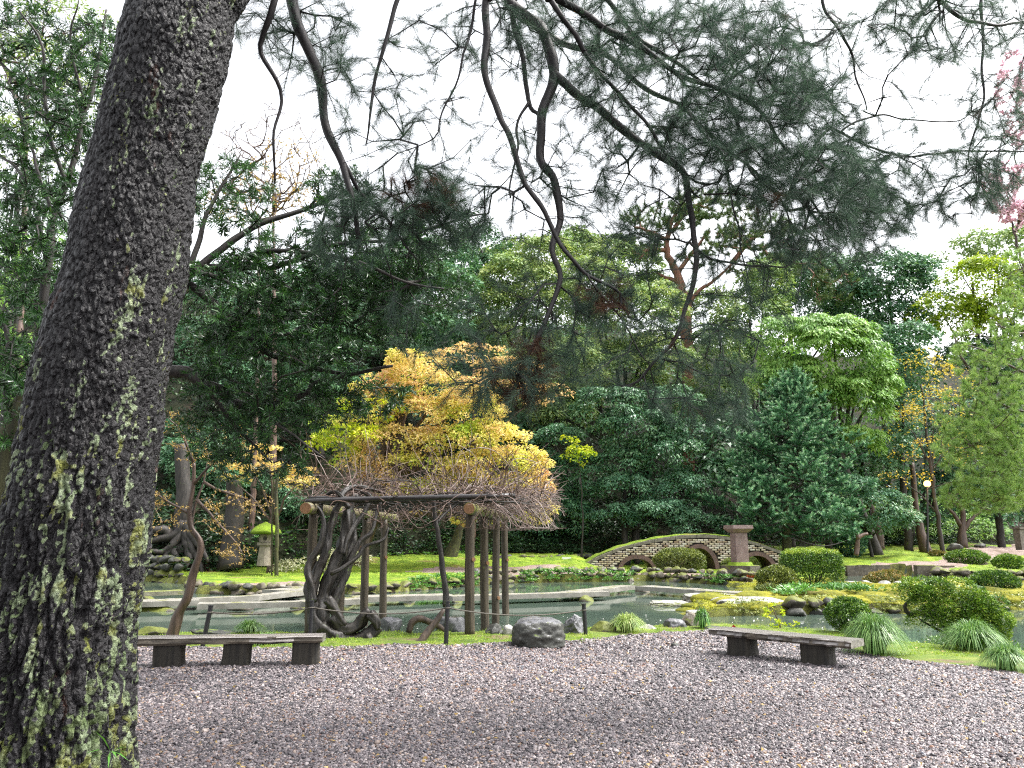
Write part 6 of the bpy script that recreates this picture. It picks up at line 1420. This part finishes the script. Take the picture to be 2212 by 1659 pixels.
# ------------------------------------------------------------ ground cover
def scatter(name, n_, region, leaf, mat, tall=.5, seed=1, clumpn=5, rise=.05, spread=.08):
    rng = np.random.default_rng(seed); c = region(rng, n_ // clumpn); c = c[~np.isnan(c[:, 0])]; k_ = len(c); an = rng.uniform(0, 6.28, (k_, clumpn))
    pos = c[:, None] + np.stack([np.cos(an), np.sin(an), 0 * an], -1) * (spread * rng.uniform(0, 1, an.shape))[..., None] + [0, 0, rise]; d = np.stack([np.cos(an), np.sin(an), tall + 0 * an], -1)
    d = d.reshape(-1, 3) + rng.normal(size=(k_ * clumpn, 3)) * .3; V, f = trileaf(pos.reshape(-1, 3), unit(d), unit(rng.normal(size=d.shape) * .5 + [0, -.2, 1]), leaf[0] * rng.uniform(.5, 1.3, len(d)), leaf[1])
    tn = np.repeat(np.clip(np.repeat(rng.uniform(0, .6, k_), clumpn) + rng.uniform(0, .4, len(d)), 0, 1), 3); return tag(put(name, V, f, M[mat], None, tn), kind='stuff')
def on_hill(rng, n_):
    x = rng.uniform(-1, 1, n_); y = rng.uniform(30, 88, n_) ** 1.0; x = x * y * .74; ok = y > hill_y(x) + .1; x, y = x[ok], y[ok]; return np.stack([x, y, height(x, y)], 1)
def on_hill_top(rng, n_): q = on_hill(rng, n_ * 2); return q[q[:, 1] > 58]
def on_hill_low(rng, n_): q = on_hill(rng, n_ * 2); return q[q[:, 1] <= 60]
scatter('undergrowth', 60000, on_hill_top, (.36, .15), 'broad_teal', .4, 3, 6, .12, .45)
scatter('undergrowth', 60000, on_hill_low, (.32, .13), 'shaded_floor_leaf', .4, 33, 6, .12, .45)
def on_foot(rng, n_):
    x = rng.uniform(-20, 34, n_); y = hill_y(x) + rng.uniform(-.5, 3.2, n_); ok = fbm(np.stack([x * .45, y * .45, 0 * x], 1), 3, 88) > .47; x, y = x[ok], y[ok]; n_ = len(x); return np.stack([x, y, height(x, y) + rng.uniform(0, .5, n_)], 1)
scatter('undergrowth', 60000, on_foot, (.2, .075), 'shaded_floor_leaf', .2, 4, 6, .1, .3)
def moss_patch(rng, n_):
    x = rng.uniform(-20, 34, n_); y = hill_y(x) + rng.uniform(-.6, 2.0, n_); ok = fbm(np.stack([x * .6, y * .6, 0 * x], 1), 3, 18) > .53; x, y = x[ok], y[ok]; return np.stack([x, y, height(x, y) + rng.uniform(0, .12, len(x))], 1)
scatter('slope_ferns', 16000, moss_patch, (.15, .06), 'fern', .5, 24, 6, .02, .16)
def bamboo_zone(rng, n_):
    x = rng.uniform(25, 38, n_); y = hill_y(x) + rng.uniform(0, 4, n_); return np.stack([x, y, height(x, y) + rng.uniform(0, .7, n_)], 1)
scatter('bamboo_undergrowth', 9000, bamboo_zone, (.4, .05), 'broad_bright', -.4, 5, 5, .3, .3)
def shoreline(pts, wd, zoff=.05, y_in=.25):
    pl = poly(pts); L = np.linalg.norm(np.diff(pl, axis=0), axis=1); cum = np.concatenate([[0], np.cumsum(L)])
    def fn(rng, n_):
        d = rng.uniform(0, cum[-1], n_); x = np.interp(d, cum, pl[:, 0]); y = np.interp(d, cum, pl[:, 1]); keep = vnoise(np.stack([x * .9, y * .9, 0 * x], 1), 5) > .38; x, y = x[keep], y[keep]; n2 = len(x)
        o = rng.uniform(-.05, wd, n2); x = x + rng.uniform(-.1, .1, n2); y = y + o + y_in * 0; z = np.maximum(height(x, y), WZ) + rng.uniform(0, .15, n2) + zoff; return np.stack([x, y, z], 1)
    return fn
scatter('bank_ferns', 8000, shoreline([(1640, 1268), (1560, 1264), (1480, 1259), (1400, 1256), (1300, 1257), (1200, 1258), (1090, 1261), (960, 1271), (820, 1283), (700, 1282)], .5), (.13, .04), 'fern', .5, 7, 7, 0, .12)
scatter('bank_ferns', 5000, shoreline([(1490, 1336), (1570, 1332), (1660, 1330), (1800, 1326), (1900, 1325), (1990, 1326), (2080, 1319), (2250, 1316)], .5, .03), (.08, .03), 'shrub_olive', .4, 8, 7, 0, .12)
scatter('bank_ferns', 2400, shoreline([(1700, 1310), (1800, 1300), (1900, 1305)], 1.2, .1), (.14, .05), 'fern', .5, 9, 7, 0, .15)
scatter('shore_weeds', 5000, shoreline([(1850, 1385), (1960, 1402), (2080, 1412), (2250, 1424)], .9, .02), (.06, .02), 'grassblade', .9, 10, 7, 0, .08)
def lawn_area(y0, y1, k_, thr=.3):
    def fn(rng, n_):
        y = rng.uniform(y0 ** .5, y1 ** .5, n_) ** 2; x = rng.uniform(-.74, .74, n_) * y
        ok = (sdist(POND, x, y) < -.03) & (sdist(POND2, x, y) < -.03) & (sdist(GRAV, x, y) < .12) & (y < hill_y(x)) & (sdist(PATH, x, y) < 0) & (sdist(PATH2, x, y) < 0) & (sdist(PATH3, x, y) < 0) & (vnoise(np.stack([x, y, 0 * x], 1) * 1.2, 9) > thr) & ((y < 19) if k_ == 0 else (y > 17))
        x, y = x[ok], y[ok]; return np.stack([x, y, height(x, y)], 1)
    return fn
scatter('lawn_grass', 70000, lawn_area(31, 58, 1, .25), (.085, .022), 'lawnblade', 1.2, 11, 6, -.01, .1)
scatter('shore_grass', 52000, lawn_area(11, 16.5, 0, .2), (.04, .009), 'lawnblade', 1.3, 12, 6, -.005, .05)
isx = G(1480, 1300, 0)[0] / 24
def isl_area(rng, n_):
    y = rng.uniform(18, 31, n_); x = rng.uniform(isx, .74, n_) * y; ok = (sdist(POND, x, y) < .05) & (sdist(POND2, x, y) < 0) & (vnoise(np.stack([x, y, 0 * x], 1) * 1.2, 9) > .3); x, y = x[ok], y[ok]; return np.stack([x, y, height(x, y)], 1)
scatter('island_moss', 60000, isl_area, (.055, .022), 'lawnclump', 1.0, 13, 7, -.01, .06)
# moss cushions on the island
mb = MB(); rng = np.random.default_rng(5)
for k_ in range(90):
    y = rng.uniform(19.4, 23.5); x = rng.uniform(isx * 1.05, .74) * y
    if sdist(POND, np.array([x]), np.array([y]))[0] > 0: continue
    s_ = rng.uniform(.25, .6); V, Fc = rock((x, y, hz(x, y) - .02), (s_, s_ * .7, s_ * .33), 2, k_, .4, cuts=0); mb.add(V, Fc)
tag(mb.build('moss_cushions', M['island'], None, smooth=True), kind='stuff')
def edge_red(rng, n_): return np.array([P(rng.uniform(1612, 1648), rng.uniform(1238, 1250), 31.5) for _ in range(n_)])
scatter('red_ground_cover', 900, edge_red, (.07, .03), 'red_ground', .8, 14, 6, 0, .06)
def debris(rng, n_):
    x = rng.uniform(-.7, .7, n_); y = rng.uniform(5.5, 13, n_); return np.stack([x * y, y, 0 * x + .02], 1)
scatter('leaf_litter', 420, debris, (.04, .02), 'budleaf', .1, 15, 1, .01, .05)
# water side sparkle is left to the renderer
print('tris', sum(len(m.loop_triangles) or sum(1 for _ in []) for m in bpy.data.meshes))

def petals(rng, n_):
    q = np.array([G(rng.uniform(700, 2100), rng.uniform(1330, 1362), WZ) for _ in range(n_)]); ok = sdist(POND, q[:, 0], q[:, 1]) > .2; return q[ok] + [0, 0, .004]
M['petal'] = leafmat('petal', [(.6, .58, .55), (.7, .68, .66)], .5, 0)
scatter('floating_petals', 200, petals, (.035, .025), 'petal', .02, 16, 1, .002, .05)
